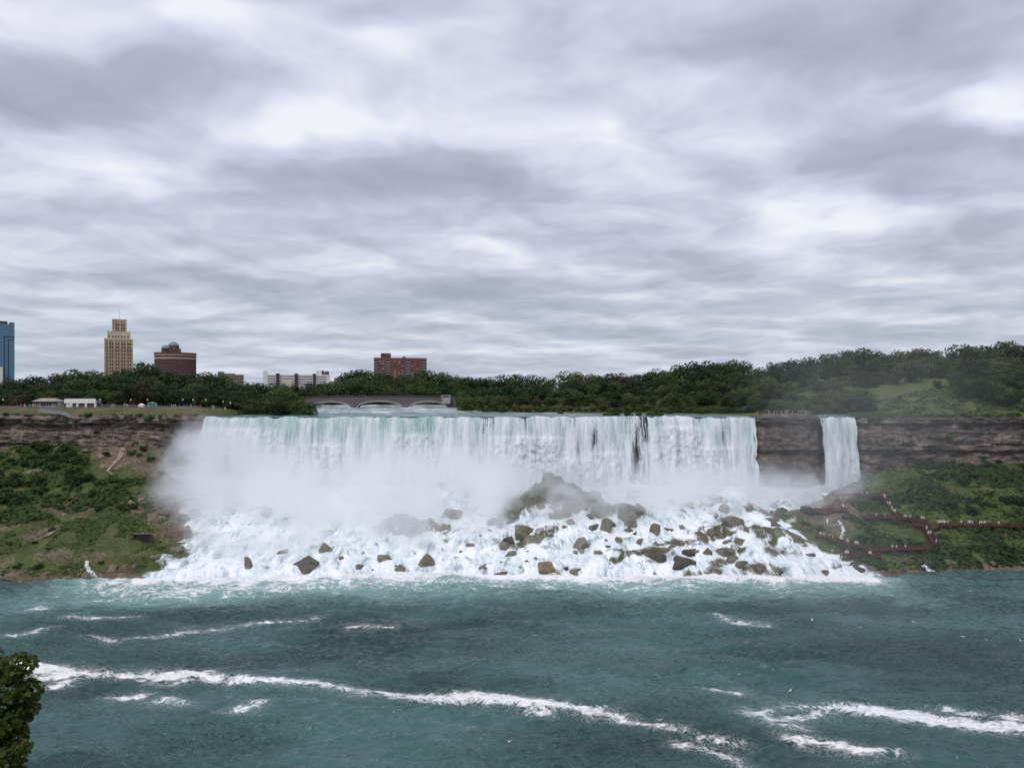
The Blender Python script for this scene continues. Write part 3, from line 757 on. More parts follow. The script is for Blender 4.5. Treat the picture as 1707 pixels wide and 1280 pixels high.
def build_trees():
    gl = 'trees behind the clifftop plaza'
    row(-110, 470, 19, 446, 2, 3, 'in the back row behind the clifftop plaza', gl)
    row(-90, 500, 21, 422, 16, 6, 'in the middle row behind the clifftop plaza', gl)
    row(-15, 520, 22, 404, 31, 6, 'in the front row behind the clifftop plaza', gl, (3, 5, 2, .4))
    t = add_tree(242, 603, 432, 'standing clear above the row between tan tower and domed brick block', gl, 'leaf_b', SPARSE, look='thin sparse')
    gb = 'trees behind the arched bridge'
    row(470, 800, 18, 662, 2, 3, 'on the far skyline behind the arched bridge', gb)
    row(465, 800, 17, 634, 19, 7, 'in the lower row behind the arched bridge', gb, (3, 5, 2, .2))
    row(425, 512, 13, 506, 38, 6, 'on the bank at the bridge end nearest the plaza', gb, (2, 4, 2, 1.5))
    gm = 'trees on the wooded island above the falls'
    row(770, 1262, 20, 545, 0, 4, 'on the skyline of the low wooded island', gm, skip=lambda p: 926 < p < 946)
    row(765, 1262, 19, 495, 16, 6, 'in the middle row of the low wooded island', gm)
    row(775, 1262, 20, 458, 33, 7, 'in the front row of the low wooded island', gm, (4, 5, 3, .4))
    gr = 'trees on the ridge above the narrow waterfall'
    row(1255, 1880, 23, 505, -2, 5, 'on the skyline of the ridge above the narrow fall', gr, (5, 3, 1, .6))
    row(1255, 1860, 24, 478, 16, 8, 'in the upper middle of the ridge wood', gr, (5, 3, 2, .3))
    row(1255, 1735, 24, 452, 34, 9, 'low on the ridge wood', gr, (4, 4, 3, .2), skip=lambda p: 1540 < p < 1600)
    row(1255, 1450, 19, 428, 62, 8, 'at the edge of the wood behind the rock island', gr, (3, 5, 3, .2))
    row(1600, 1830, 17, 421, 36, 7, 'in front on the grassy slope', gr, (4, 5, 3, .2))
    row(1612, 1735, 14, 402, 58, 8, 'lowest on the grassy slope', gr, (4, 5, 3, .2))
    row(1000, 1262, 19, 438, 48, 8, 'nearest the shore of the low wooded island', gm, (3, 5, 3, .3))
    row(1255, 1455, 17, 410, 72, 8, 'close behind the rock island', gr, (3, 5, 3, .2))
    row(1260, 1735, 17, 525, 10, 5, 'behind the ridge skyline', gr, (5, 3, 1, .2))
    row(1585, 1735, 18, 432, 46, 8, 'above the grassy slope', gr, (4, 4, 3, .3))
    row(1660, 1735, 16, 398, 92, 8, 'at the clifftop past the grassy slope', gr, (4, 5, 2, .2))
    add_tree(1562, 634, 424, 'alone on top of the grassy slope', gr, 'leaf_a', hmin=5, look='small dark')
    label_rows(TREES, lambda k, o, n: f'{o} {k[1]} tree from left {k[0]}' if n > 1 else f'{k[1]} tree {k[0]}')
build_trees()

def shrub_proto(seed, n=620):
    r = random.Random(seed); lobes = []
    for i in range(9):
        a = r.random() * 6.283; q = math.sqrt(r.random()) * .72; s = .26 + .2 * r.random()
        lobes.append((math.cos(a) * q, math.sin(a) * q, .18 + (.62 - .35 * q) * r.random(), s, s, s * .85))
    V, Q = leaf_cloud(lobes, n, .17, seed, .5)
    mb = MB()
    for i in range(5):
        l = lobes[i]; mb.tube([(0, 0, -.1), (l[0] * .4, l[1] * .4, l[2] * .6), (l[0], l[1], l[2])], [.045, .03, .01], 5, False)
    st = mb.mesh('stem', True); st.materials.append(M['bark'])
    return mesh_np('foliage', V, Q), st
SHRUB = [shrub_proto(200 + i) for i in range(5)]
SHRUBS = []
def add_shrub(p, size, mk, key, look, group, tall=1.0):
    pr = random.choice(SHRUB)
    o = empty('shrub', (p[0], p[1], p[2] - .1), random.random() * 6.28); o.scale = (size, size * random.uniform(.85, 1.15), size * tall * random.uniform(.85, 1.2))
    link('foliage', crown_of(pr[0], mk), None, o); link('stem', pr[1], None, o)
    tag(o, None, 'shrub', group); SHRUBS.append((o, to_px(*p)[0], (key, look)))
SLK = {'leaf_shrub': 'dark green', 'leaf_grass': 'light green', 'leaf_a': 'blackish green', 'leaf_c': 'olive green', 'leaf_b': 'mid green'}
def build_shrubs():
    # willow scrub along the island's shore above the falls
    for px in np.arange(782, 1258, 14):
        px = float(px + random.uniform(-4, 4)); Y = float(np.interp(px, [780, 850, 1000, 1190, 1258], [444, 434, 424, 414, 404])) + random.uniform(0, 5)
        x = (px - CX) / F * Y; mk = random.choice(['leaf_c', 'leaf_c', 'leaf_b', 'leaf_shrub'])
        add_shrub((x, Y, float(ground_z(x, Y)) if channel(x, Y) < 0 else float(river_z(Y))), random.uniform(2.6, 4.6), mk, 'on the island shore just above the broad falls', SLK[mk], 'shrubs along the island shore', 1.1)
    for (px, Y, s) in [(935,412,2.2),(1010,392,2.2),(1025,390,3.0),(1048,389,2.8),(1066,390,2.6),(1085,391,3.2),(1100,392,2.2)]:
        x = (px - CX) / F * Y
        add_shrub((x, Y, float(river_z(Y)) - .2), s, random.choice(['leaf_shrub', 'leaf_c']), 'on the tiny islet at the brink of the falls', 'round', 'shrubs on the islet', 1.15)
    # left bank edges
    for px in [395,410,425,438,450,462,470]:
        Y = float(np.interp(px, [390, 475], [392, 446])); x = (px - CX) / F * Y
        add_shrub((x, Y, float(ground_z(x, Y))), random.uniform(1.6, 2.8), random.choice(['leaf_shrub', 'leaf_c']), 'on the bank at the plaza end of the river', 'low', 'shrubs on the river bank')
    for (px, py) in [(8,688),(25,694),(60,700),(148,690),(163,694),(185,694),(200,697),(212,693),(222,696),(246,697),(255,694),(270,697),(285,699),(300,695),(312,700),(325,698),(335,703),(318,712),(300,708),(330,718),(110,700)]:
        x = (px - CX) / F * 371; Y = float(crest_y(x)) - random.uniform(-.8, 1.0)
        p = at(px, py, Y); add_shrub((p.x, Y, p.z - 1.2), random.uniform(1.4, 2.8), random.choice(['leaf_shrub', 'leaf_shrub', 'leaf_a']), 'clinging to the cliff edge below the plaza', 'leafy', 'shrubs on the plaza cliff edge')
    for px in np.arange(1440, 1720, 4):
        px = float(px); Y0 = random.uniform(376, 398) if px > 1600 else random.uniform(375, 383); x = (px - CX) / F * Y0; Y = max(Y0, float(crest_y(x)) + 1)
        if channel(x, Y) > -2: continue
        if random.random() < .25: continue
        mk = random.choice(['leaf_shrub', 'leaf_c', 'leaf_grass'])
        add_shrub((x, Y, float(ground_z(x, Y))), random.uniform(1.2, 2.6), mk, 'on the clifftop below the grassy slope', SLK[mk], 'shrubs on the clifftop beside the narrow fall')
    for px in np.arange(1010, 1262, 6):
        Y = random.uniform(408, 430); x = (float(px) - CX) / F * Y
        if channel(x, Y) > -1: continue
        add_shrub((x, Y, float(ground_z(x, Y))), random.uniform(2.0, 3.6), random.choice(['leaf_c', 'leaf_b', 'leaf_shrub']), 'in the scrub behind the falls crest', 'bushy', 'shrubs behind the falls crest')
    for px in np.arange(-5, 338, 5):
        x = (float(px) - CX) / F * 371; Y = float(crest_y(x)) + random.uniform(-.5, 3.5)
        if random.random() < .2 or 60 < px < 122: continue
        add_shrub((x, Y, float(ground_z(x, Y)) - .5), random.uniform(.7, 1.7), random.choice(['leaf_shrub', 'leaf_c', 'leaf_grass']), 'in the dry grass along the plaza rim', 'low', 'shrubs along the plaza rim')
    for px in np.arange(1268, 1368, 11):
        Y = random.uniform(392, 402); x = (float(px) - CX) / F * Y
        add_shrub((x, Y, float(ground_z(x, Y))), random.uniform(1.6, 3.2), random.choice(['leaf_b', 'leaf_shrub']), 'at the back of the flat rock island', 'green', 'shrubs on the rock island')
    for px, py in [(1448,735),(1475,762),(1490,748),(1512,770),(1530,752),(1555,768),(1590,758),(1610,772),(1640,762),(1668,770),(1690,752),(1585,728),(1650,722),(1520,712),(1700,735),(1462,705),(20,752),(60,748),(110,752),(140,742),(95,728),(30,735),(160,720),(290,722),(270,716)]:
        x = (px - CX) / F * 374; Y = float(crest_y(x)) - 2.5; p = at(px, py, Y)
        add_shrub((p.x, Y, p.z - .6), random.uniform(.9, 2.0), random.choice(['leaf_shrub', 'leaf_a', 'leaf_grass']), 'rooted on a ledge of the right cliff' if px > 900 else 'rooted on a ledge of the plaza cliff', 'small', 'shrubs on the cliff ledges')
    # slopes under the cliffs
    n = 0
    while n < 86:
        px, py = (random.uniform(-10, 215), random.uniform(746, 850)) if n < 56 else (random.uniform(-10, 300), random.uniform(800, 950))
        if py < 800 and 140 < px < 275: continue
        if px > 215 + (py - 930) * -.25 and py > 800: continue
        if py > 860 and random.random() < .5: continue
        p = hit_slope(px, py); up = py < 852 - px * .25
        mk = random.choice(['leaf_shrub', 'leaf_shrub', 'leaf_a']) if up else random.choice(['leaf_shrub', 'leaf_grass'])
        add_shrub(p, random.uniform(2.4, 4.6) if up else random.uniform(.9, 2.2), mk, 'on the upper slope below the plaza cliff' if up else 'on the lower slope below the plaza cliff', SLK[mk], 'shrubs on the slope below the plaza'); n += 1
    for (px, py) in [(225,742),(240,750),(232,760),(250,768),(262,742),(218,758),(245,735),(285,742),(300,735),(310,748),(290,760),(178,760)]:
        p = hit_slope(px, py); add_shrub(p, random.uniform(1.6, 3.0), 'leaf_shrub', 'around the pale rock outcrop', 'dark green', 'shrubs on the slope below the plaza')
    n = 0
    while n < 50:
        px, py = random.uniform(1400, 1715), random.uniform(772, 944)
        if px < 1470 and py < 900 and random.random() < .8: continue
        if abs(py - 872) < 8 and px > 1500: continue
        if 1440 < px < 1500 and 815 < py < 868: continue
        p = hit_slope(px, py); up = py < 862
        mk = random.choice(['leaf_shrub', 'leaf_grass', 'leaf_shrub', 'leaf_a']) if up else random.choice(['leaf_shrub', 'leaf_shrub', 'leaf_c', 'leaf_a'])
        add_shrub(p, random.uniform(1.8, 4.2) if up else random.uniform(1.2, 2.6), mk, 'on the slope above the long red walkway' if up else 'on the slope between red walkway and river', SLK[mk], 'shrubs on the slope by the red walkways'); n += 1
    label_rows(SHRUBS, lambda k, o, n: f'{o} {k[1]} shrub from left {k[0]}' if n > 1 else f'{k[1]} shrub {k[0]}')
build_shrubs()

def build_ground_cover():
    def cover(n, x0, x1, seed, name, mk, accept, size):
        r = np.random.default_rng(seed)
        X = r.uniform(x0, x1, n); T = r.uniform(.03, 1.0, n)
        Y = shore_y(X) + T * (crest_y(X) - 2.5 - shore_y(X)); Z = slope_z(X, Y)
        PX, PY = to_px(X, Y, Z)
        ok = (wet_mask(X, T) < -3) & accept(PX, PY, X, Y)
        X, Y, Z = X[ok], Y[ok], Z[ok]; n = len(X)
        s = size * (.5 + r.random(n)) * (.7 + .6 * vn(X / 7, Y / 7, seed))
        nr = np.stack([r.normal(size=n) * .6, r.normal(size=n) * .6 - .5, .5 + r.random(n)], -1); nr /= np.linalg.norm(nr, axis=1, keepdims=True)
        t = np.cross(nr, r.normal(size=(n, 3))); t /= np.linalg.norm(t, axis=1, keepdims=True); b = np.cross(nr, t)
        sh = np.array([(-.5, -.2), (.1, -.5), (.5, .1), (-.05, .5)])
        V = np.stack([X, Y, Z + .3 * s], -1)[:, None] + (t[:, None] * sh[None, :, :1] + b[:, None] * sh[None, :, 1:]) * s[:, None, None]
        o = link(name, mesh_np(name, V.reshape(-1, 3), np.arange(n * 4).reshape(n, 4)), M[mk])
        tag(o, kind='stuff')
    bareL = lambda PX, PY, X, Y: ~((PX > 150) & (PX < 268) & (PY > 728) & (PY < 798)) & ~((PX > 245) & (PY > 790) & (vn(X / 5, Y / 5, 3) < .62)) & (vn(X / 6, Y / 6, 8) > .22)
    bareR = lambda PX, PY, X, Y: ~((PX < 1430) & (vn(X / 5, Y / 5, 4) < .6)) & (vn(X / 6, Y / 6, 9) > .2)
    cover(60000, -330, -118, 301, 'ground_cover', 'leaf_grass', lambda a, b, x, y: bareL(a, b, x, y) & (vn(x / 11, y / 11, 12) > .36) & (fbm(x / 15, y / 12, 67, 3) < .28), .8)
    cover(40000, -330, -118, 302, 'ground_cover', 'leaf_shrub', lambda a, b, x, y: bareL(a, b, x, y) & (vn(x / 11, y / 11, 12) < .5) & (b < 880 - a * .2), 1.4)
    cover(30000, 118, 330, 303, 'ground_cover', 'leaf_grass', lambda a, b, x, y: bareR(a, b, x, y) & (vn(x / 11, y / 11, 12) > .5), 1.0)
    cover(56000, 118, 330, 304, 'ground_cover', 'leaf_shrub', lambda a, b, x, y: bareR(a, b, x, y) & (vn(x / 11, y / 11, 12) < .62), 1.3)
build_ground_cover()
def build_hill_cover():
    r = np.random.default_rng(310); n = 14000
    X = r.uniform(170, 340, n); Y = crest_y(X) + r.uniform(.5, 52, n); ok = channel(X, Y) < -1.5
    X, Y = X[ok], Y[ok]; ok = vn(X / 6, Y / 5, 14) > .25; X, Y = X[ok], Y[ok]; n = len(X); Z = ground_z(X, Y)
    s_ = (.5 + r.random(n)) * (.5 + .9 * vn(X / 8, Y / 6, 15))
    nr = np.stack([r.normal(size=n) * .6, r.normal(size=n) * .6 - .4, .5 + r.random(n)], -1); nr /= np.linalg.norm(nr, axis=1, keepdims=True)
    t = np.cross(nr, r.normal(size=(n, 3))); t /= np.linalg.norm(t, axis=1, keepdims=True); b = np.cross(nr, t)
    sh = np.array([(-.5, -.2), (.1, -.5), (.5, .1), (-.05, .5)])
    V = np.stack([X, Y, Z + .25 * s_], -1)[:, None] + (t[:, None] * sh[None, :, :1] + b[:, None] * sh[None, :, 1:]) * s_[:, None, None]
    tag(link('ground_cover', mesh_np('ground_cover', V.reshape(-1, 3), np.arange(n * 4).reshape(n, 4)), M['leaf_grass']), kind='stuff')
build_hill_cover()

# ---------------------------------------------------------------- boulders
def rock_mesh(seed, n=13):
    """an angular block: the hull of a few corner points, its faces cut up and roughened a little."""
    import bmesh
    r = random.Random(seed); bm = bmesh.new()
    for i in range(n):
        d = Vector((r.gauss(0, 1), r.gauss(0, 1), r.gauss(0, .8))); m_ = max(abs(d.x), abs(d.y), abs(d.z)); d = d / (m_ * .55 + d.length * .45)
        bm.verts.new(d * .5 * r.uniform(.82, 1.0))
    h = bmesh.ops.convex_hull(bm, input=bm.verts)
    bmesh.ops.delete(bm, geom=[v for v in bm.verts if not v.link_faces], context='VERTS')
    bmesh.ops.dissolve_limit(bm, angle_limit=R(14), verts=bm.verts, edges=bm.edges)
    bmesh.ops.bevel(bm, geom=list(bm.edges), offset=.022, segments=1, affect='EDGES', clamp_overlap=True)
    bmesh.ops.triangulate(bm, faces=bm.faces)
    bmesh.ops.subdivide_edges(bm, edges=bm.edges, cuts=1, use_grid_fill=True)
    off = r.random() * 50; bm.normal_update()
    for v in bm.verts:
        a = fbm(v.co.x * 3 + off, v.co.z * 7 + v.co.y * 2, seed, 3)
        v.co += v.normal * float(a) * .05
    me = bpy.data.meshes.new('boulder'); bm.to_mesh(me); bm.free()
    me.polygons.foreach_set('use_smooth', np.ones(len(me.polygons), bool)); me.set_sharp_from_angle(angle=R(22)); me.update()
    return me
ROCKS = [rock_mesh(400 + i) for i in range(14)]
ROCK_M = {}
def add_rock(p, w, h, mk, label, group, depth=None, sink=.28):
    i = random.randrange(len(ROCKS)); key = (i, mk)
    if key not in ROCK_M:
        c = ROCKS[i].copy(); c.materials.append(M[mk]); ROCK_M[key] = c
    o = link('boulder', ROCK_M[key], None, None)
    o.scale = (w * 1.05, (depth or (w * .8 + h * .3)) * 1.0, h * 1.5)
    o.location = (p[0], p[1] + .2 * w, p[2] + h * (.5 - sink) * .25)
    o.rotation_euler = (random.uniform(-.15, .15), random.uniform(-.22, .22), random.choice((0, math.pi)) + random.uniform(-.4, .4))
    tag(o, label, 'boulder', group); return o
def build_boulders():
    G = 'boulders in the white water below the broad falls'
    big = [ # px, py of the foot's middle, width, height, material, label
        (468,925,28,17,'boulder','squat grey boulder alone in the mist before the broad falls'),
        (512,952,60,38,'boulder','large olive boulder at the water edge under the thickest mist'),
        (541,925,28,26,'boulder','upright block behind the large olive boulder'),
        (440,865,30,28,'boulder','faint boulder high in the thick mist'),(412,950,18,28,'boulder','faint narrow rock in the foam before the mist'),
        (572,935,16,16,'boulder','small faint rock beside the large olive boulder'),(597,948,26,10,'boulder','low flat rock awash beside the large olive boulder'),
        (640,938,34,16,'boulder','low sloping ledge rising from the foam'),(666,953,22,15,'boulder','rounded brown rock at the end of the sloping foam tongue'),
        (711,948,34,32,'boulder','tall brown boulder at the water edge, mid falls'),(692,928,14,11,'boulder','small rock behind the tall brown water-edge boulder'),
        (732,920,18,9,'boulder','flat little rock behind the tall brown water-edge boulder'),(742,906,15,13,'boulder','small pointed rock below the dark misty mound'),
        (690,896,50,26,'boulder','broad dark mound half hidden in mist'),(750,865,54,24,'boulder','faint dark ledge in mist above the mound'),
        (801,903,24,14,'boulder','flat topped rock among small ones, mid falls'),(784,914,18,12,'boulder','small rock awash near the flat topped rock'),
        (815,890,14,11,'boulder','little rock above the flat topped rock'),(822,880,26,22,'boulder','grey rock at the edge of the mist'),
        (836,962,26,15,'boulder_tan','small tan triangular rock at the water edge'),(842,918,24,22,'boulder','brown block among the foam left of the mossy pair'),
        (840,872,30,34,'boulder','tall faint rock in mist beside the great mound'),(871,903,42,36,'boulder','big grey boulder below the great mound'),
        (896,910,54,22,'boulder','long mossy slab leaning below the great mound'),(852,930,28,18,'boulder','brown boulder below the big grey one'),
        (882,926,18,11,'boulder','small dark rock below the long mossy slab'),(911,958,40,27,'boulder_tan','smooth rounded tan boulder at the water edge'),
        (879,940,14,9,'boulder','small rock behind the smooth tan boulder'),(893,934,12,7,'boulder','tiny rock behind the smooth tan boulder'),(945,950,12,8,'boulder_dark','tiny dark rock right of the smooth tan boulder'),
        (916,806,34,26,'boulder','steep layered crag crowning the great mound'),(900,840,34,26,'boulder','mossy shoulder of the great mound'),(940,836,40,28,'boulder','broken face of the great mound'),
        (963,856,36,20,'boulder_tan','pale slab on the side of the great mound'),(985,850,34,22,'boulder','dull rock on the shoulder of the great mound'),(930,870,44,18,'boulder','mossy foot of the great mound'),
        (992,888,24,26,'boulder','narrow rock beneath the great mound'),(1011,892,26,38,'boulder','tall split rock between two foam chutes'),
        (1047,878,44,50,'boulder','tall sloping rock beside the foam chute'),(1057,832,34,24,'boulder','rounded top rock in front of the thin dark falls'),(1048,890,22,12,'boulder','low rock under the tall sloping one'),
        (968,915,34,30,'boulder','wedge of rock with water pouring over it'),(1031,909,21,19,'boulder','small mossy triangular rock in white water'),(1000,925,24,13,'boulder','rounded low rock in white water'),
        (1067,908,19,13,'boulder','square brown rock in white water'),(1068,928,17,11,'boulder','oval brown rock beside the dark layered boulder'),(1092,895,22,30,'boulder','standing pointed rock in white water'),
        (1093,911,20,10,'boulder','flat brown rock above the dark layered boulder'),(1118,890,12,13,'boulder','small square rock beside the standing one'),(1096,939,36,29,'boulder_dark','dark layered boulder with a rounded front'),
        (1123,916,23,11,'boulder','flat grey rock behind the black pyramid'),(1138,909,21,15,'boulder','tilted grey rock behind the black pyramid'),(1150,928,30,21,'boulder_dark','dark shouldered rock behind the black pyramid'),
        (1138,950,60,26,'boulder_dark','wide black pyramid boulder at the water edge'),(1135,885,18,17,'boulder','misty rock above the black pyramid'),(1180,928,19,20,'boulder','upright mossy rock in a chute'),
        (1207,858,28,24,'boulder','pale misty rock high under the fall end'),(1222,880,52,28,'boulder','broad brown double rock near the fall end'),(1187,896,20,20,'boulder','misty rock below the pale one'),
        (1239,911,34,22,'boulder','smooth egg shaped boulder near the fall end'),(1222,930,66,24,'boulder','long sloping mossy slab near the fall end'),(1238,950,28,20,'boulder','square mossy rock at the water edge near the fall end'),
        (1120,842,22,13,'boulder','faint rock in mist under the right falls'),(1291,871,34,9,'boulder','flat mossy slab in the white water past the falls'),(1322,860,38,13,'boulder','low ledge at the foot of the rock island'),
        (1300,898,24,19,'boulder','rounded mossy boulder below the flat slab'),(1272,897,14,10,'boulder','small rock left of the rounded mossy boulder'),(1343,913,12,8,'boulder_dark','small dark rock near the walkway rocks'),
        (1352,929,22,9,'boulder_dark','low dark rock near the walkway rocks'),(1272,954,30,18,'boulder','grey peaked rock at the shore past the falls'),(1291,953,18,14,'boulder','round rock beside the grey peaked one'),
        (1303,957,13,9,'boulder_dark','small dark rock beside the round one'),(1376,958,18,10,'boulder_dark','dark rock in the last foam before the walkway'),(1430,945,26,12,'boulder_dark','black rock in foam under the lower walkway')]
    for px, py, w, h, mk, lb in big:
        p = hit_slope(px, py - h * .12); s = p.y / F
        add_rock(p, w * s * .88, h * s * .88, mk, lb, G)
    recs = []
    for i in range(34):
        a, q = random.random() * 6.283, math.sqrt(random.random()); px, py = 945 + 68 * q * math.cos(a), 842 + 44 * q * math.sin(a)
        if i > 25: px, py = random.uniform(655, 740), random.uniform(862, 896)
        p = hit_slope(px, py); w = random.uniform(12, 32) * p.y / F
        recs.append((add_rock(p, w, w * random.uniform(.4, .7), random.choice(['boulder', 'boulder', 'boulder_tan' if i < 26 else 'boulder']), None, 'rocks of the great mound'), px, 'in the great mound before the falls' if i < 26 else 'in the dark mound behind the mist'))
    label_rows(recs, lambda k, o, n: f'{o} fractured block from left {k}')
    recs = []
    n = 0
    while n < 96:
        px, py = (random.uniform(840, 1310), random.uniform(850, 958)) if n < 62 else (random.uniform(590, 1440), random.uniform(880, 960))
        if px > 1330 and py < 880 + (px - 1330) * .6: continue
        p = hit_slope(px, py); s = p.y / F; w = random.choice((6, 8, 9, 11, 14, 17, 21, 25) if n < 62 else (5, 6, 8, 10)) * s
        o = add_rock(p, w, w * random.uniform(.45, .8), random.choice(['boulder', 'boulder', 'boulder_dark']), None, 'small rocks in the white water')
        recs.append((o, px, 'nearer the river' if py > 925 else 'nearer the falls')); n += 1
    label_rows(recs, lambda k, o, n: f'{o} loose rock from left in the white water {k}')
    # plaza-side shore and slope
    GL = 'tan boulders on the slope beside the mist'
    for px, py, w, h, lb in [(298,890,44,18,'long flat tan boulder beside the mist on the bank'),(263,898,22,15,'tan block beside the dark culvert mouth'),(217,902,15,13,'tan stone at the grassy hump'),
            (229,858,20,12,'pale tan stone in the rock scree'),(216,842,16,11,'small tan stone high in the scree'),(186,951,22,11,'reddish boulder in the shore cluster'),(206,952,20,13,'tan square boulder in the shore cluster'),
            (226,948,19,11,'brown flat boulder in the shore cluster'),(293,918,24,11,'flat brown rock by the foam edge'),(258,932,19,11,'brown rock above the foam edge'),(276,812,18,22,'upright tan slab at the mist edge'),
            (292,845,26,14,'brown slab in the scree under the mist'),(18,969,48,10,'long low tan ledge on the shore'),(109,968,20,9,'pale flat stone on the shore'),(140,966,30,9,'low brown ledge on the shore by the trickle'),
            (38,960,16,9,'grey stone on the shore bank'),(250,870,20,9,'mossy slab in the scree beside the mist'),(270,860,24,10,'grey scree slab beside the mist'),(283,875,26,9,'long scree slab over the flat boulder'),
            (240,842,18,9,'brown scree stone near the grass'),(262,838,20,10,'dark brown scree stone'),(305,868,24,13,'wet grey slab at the foot of the mist'),(312,898,14,26,'wet upright rock in the spray')]:
        p = hit_slope(px, py - h * .1); s = p.y / F
        add_rock(p, w * s, h * s, 'boulder_tan' if 'tan' in lb or 'pale' in lb or 'red' in lb else 'boulder', lb, GL)
    recs = []
    for i in range(50):
        if i < 30: px, py = random.uniform(212, 322), random.uniform(812, 925)
        else: px, py = random.uniform(-5, 240), random.uniform(948, 969)
        if i < 30 and px < 330 - (py - 790) * .9 and random.random() < .6: px += 35
        p = hit_slope(px, py); s = p.y / F; w = random.uniform(5, 13) * s
        o = add_rock(p, w, w * random.uniform(.4, .7), random.choice(['boulder_tan', 'boulder', 'boulder']), None, 'loose stones on the bank below the plaza')
        recs.append((o, px, 'in the scree beside the mist' if i < 30 else 'along the shore below the plaza slope'))
    label_rows(recs, lambda k, o, n: f'loose brown stone {k}, {o} from left')
    # pale outcrop with a path on the slope
    recs = []
    for i in range(20):
        px = random.uniform(152, 226); py = random.uniform(732, 785)
        if abs((px - 190) / 40) + abs((py - 757) / 30) > 1.35: continue
        p = hit_slope(px, py); s = p.y / F; w = random.uniform(9, 24) * s
        recs.append((add_rock(p, w, w * random.uniform(.35, .6), 'boulder_tan', None, 'rocks of the pale outcrop'), px, 0))
    label_rows(recs, lambda k, o, n: f'pale rock of the outcrop under the plaza cliff, {o} from left')
    recs = []
    for i in range(32):
        px, py = (random.uniform(1342, 1440), random.uniform(822, 900)) if i < 18 else (random.uniform(1420, 1707), random.uniform(938, 953))
        p = hit_slope(px, py); s = p.y / F; w = random.uniform(7, 24) * s
        recs.append((add_rock(p, w, w * random.uniform(.4, .65), random.choice(['boulder', 'boulder_dark', 'boulder_dark']), None, 'rocks around the red walkways'), px, 'under the upper red walkways' if i < 18 else 'along the shore under the red walkways'))
    label_rows(recs, lambda k, o, n: f'brown rock {k}, {o} from left')
build_boulders()

# footpath on the outcrop
def build_path():
    mt = m_plain('path_dirt', (.27, .225, .18), .95, .2, .5)
    for ln, nm in (([(228,731,9),(208,738,12),(205,752,9),(198,765,7),(188,776,5),(180,786,5),(190,793,6)], 'footpath'), ([(60,888,3),(85,884,4),(96,882,9),(80,893,4),(60,899,3)], 'footpath')):
        V = []; Q = []; d = []
        for a, c in zip(ln, ln[1:]):
            for s in np.linspace(0, 1, 7)[:-1]: d.append(tuple(a[i] + (c[i] - a[i]) * s for i in range(3)))
        d.append(ln[-1])
        for j, (x, y, w) in enumerate(d):
            p = hit_slope(x, y); hw = w / F * p.y / 2
            for s in (-1, 0, 1):
                xx = p.x + s * hw + random.uniform(-.3, .3); yy = p.y - .3; V.append((xx, yy, max(float(slope_z(xx, yy)), p.z) + .25))
            if j: o = (j - 1) * 3; Q += [(o, o+1, o+4, o+3), (o+1, o+2, o+5, o+4)]
        tag(link(nm, mesh_np(nm, V, Q, True), mt), kind='structure')
build_path()


# ---------------------------------------------------------------- buildings
def facade(mb, o, ux, w, z0, z1, wins, nrm, depth=.4):
    """a wall from o along ux with real openings; wins: (a0, a1, b0, b1) in metres along and up."""
    A = sorted({0., w, *[q for c in wins for q in c[:2]]}); B = sorted({z0, z1, *[q for c in wins for q in c[2:]]})
    P = lambda a, z, d=0: (o[0] + ux[0] * a - nrm[0] * d, o[1] + ux[1] * a - nrm[1] * d, z)
    holes = {}
    for c in wins: holes[(round(c[0], 3), round(c[2], 3))] = c
    for a0, a1 in zip(A, A[1:]):
        for b0, b1 in zip(B, B[1:]):
            am, bm_ = (a0 + a1) / 2, (b0 + b1) / 2
            if any(c[0] < am < c[1] and c[2] < bm_ < c[3] for c in wins): continue
            mb.add([P(a0, b0), P(a1, b0), P(a1, b1), P(a0, b1)], [(0, 1, 2, 3)])
    for (a0, a1, b0, b1) in wins:
        c = [(a0, b0), (a1, b0), (a1, b1), (a0, b1)]
        for (p, q) in zip(c, c[1:] + c[:1]):
            mb.add([P(*p), P(*q), P(*q, depth), P(*p, depth)], [(0, 1, 2, 3)])
WIN_ME = {}
def pane(parent, o, ux, nrm, a0, a1, b0, b1, mat, depth=.4, name='window'):
    w, h = round(a1 - a0, 2), round(b1 - b0, 2); key = (w, h, mat.name)
    if key not in WIN_ME:
        mb = MB(); mb.box(-w / 2, w / 2, -.05, .05, 0, h); me = mb.mesh('window'); me.materials.append(mat); WIN_ME[key] = me
    ob = link(name, WIN_ME[key], None, parent)
    am = (a0 + a1) / 2
    ob.location = (o[0] + ux[0] * am - nrm[0] * (depth - .06), o[1] + ux[1] * am - nrm[1] * (depth - .06), b0)
    ob.rotation_euler = (0, 0, math.atan2(ux[1], ux[0]))
    return ob
def block(parent, x0, x1, y0, y1, z0, z1, mat, front=(), side=(), glass=None, name='wall', depth=.4):
    """a block whose camera-facing front (y0) and right side (x1) have window openings."""
    mb = MB(); glass = glass or M['glass']
    facade(mb, (x0, y0), (1, 0), x1 - x0, z0, z1, list(front), (0, -1), depth)
    facade(mb, (x1, y0), (0, 1), y1 - y0, z0, z1, list(side), (1, 0), depth)
    mb.add([(x0,y1,z0),(x1,y1,z0),(x1,y1,z1),(x0,y1,z1)], [(1,0,3,2)])
    mb.add([(x0,y0,z0),(x0,y1,z0),(x0,y1,z1),(x0,y0,z1)], [(1,0,3,2)])
    mb.add([(x0,y0,z1),(x1,y0,z1),(x1,y1,z1),(x0,y1,z1)], [(0,1,2,3)])
    wo = mb.build(name, mat, parent)
    for c in front: pane(parent, (x0, y0), (1, 0), (0, -1), *c, glass, depth)
    for c in side: pane(parent, (x1, y0), (0, 1), (1, 0), *c, glass, depth)
    return wo
M['tan_brick'] = m_plain('tan_brick', (.40, .285, .18), .85, .15, .15)
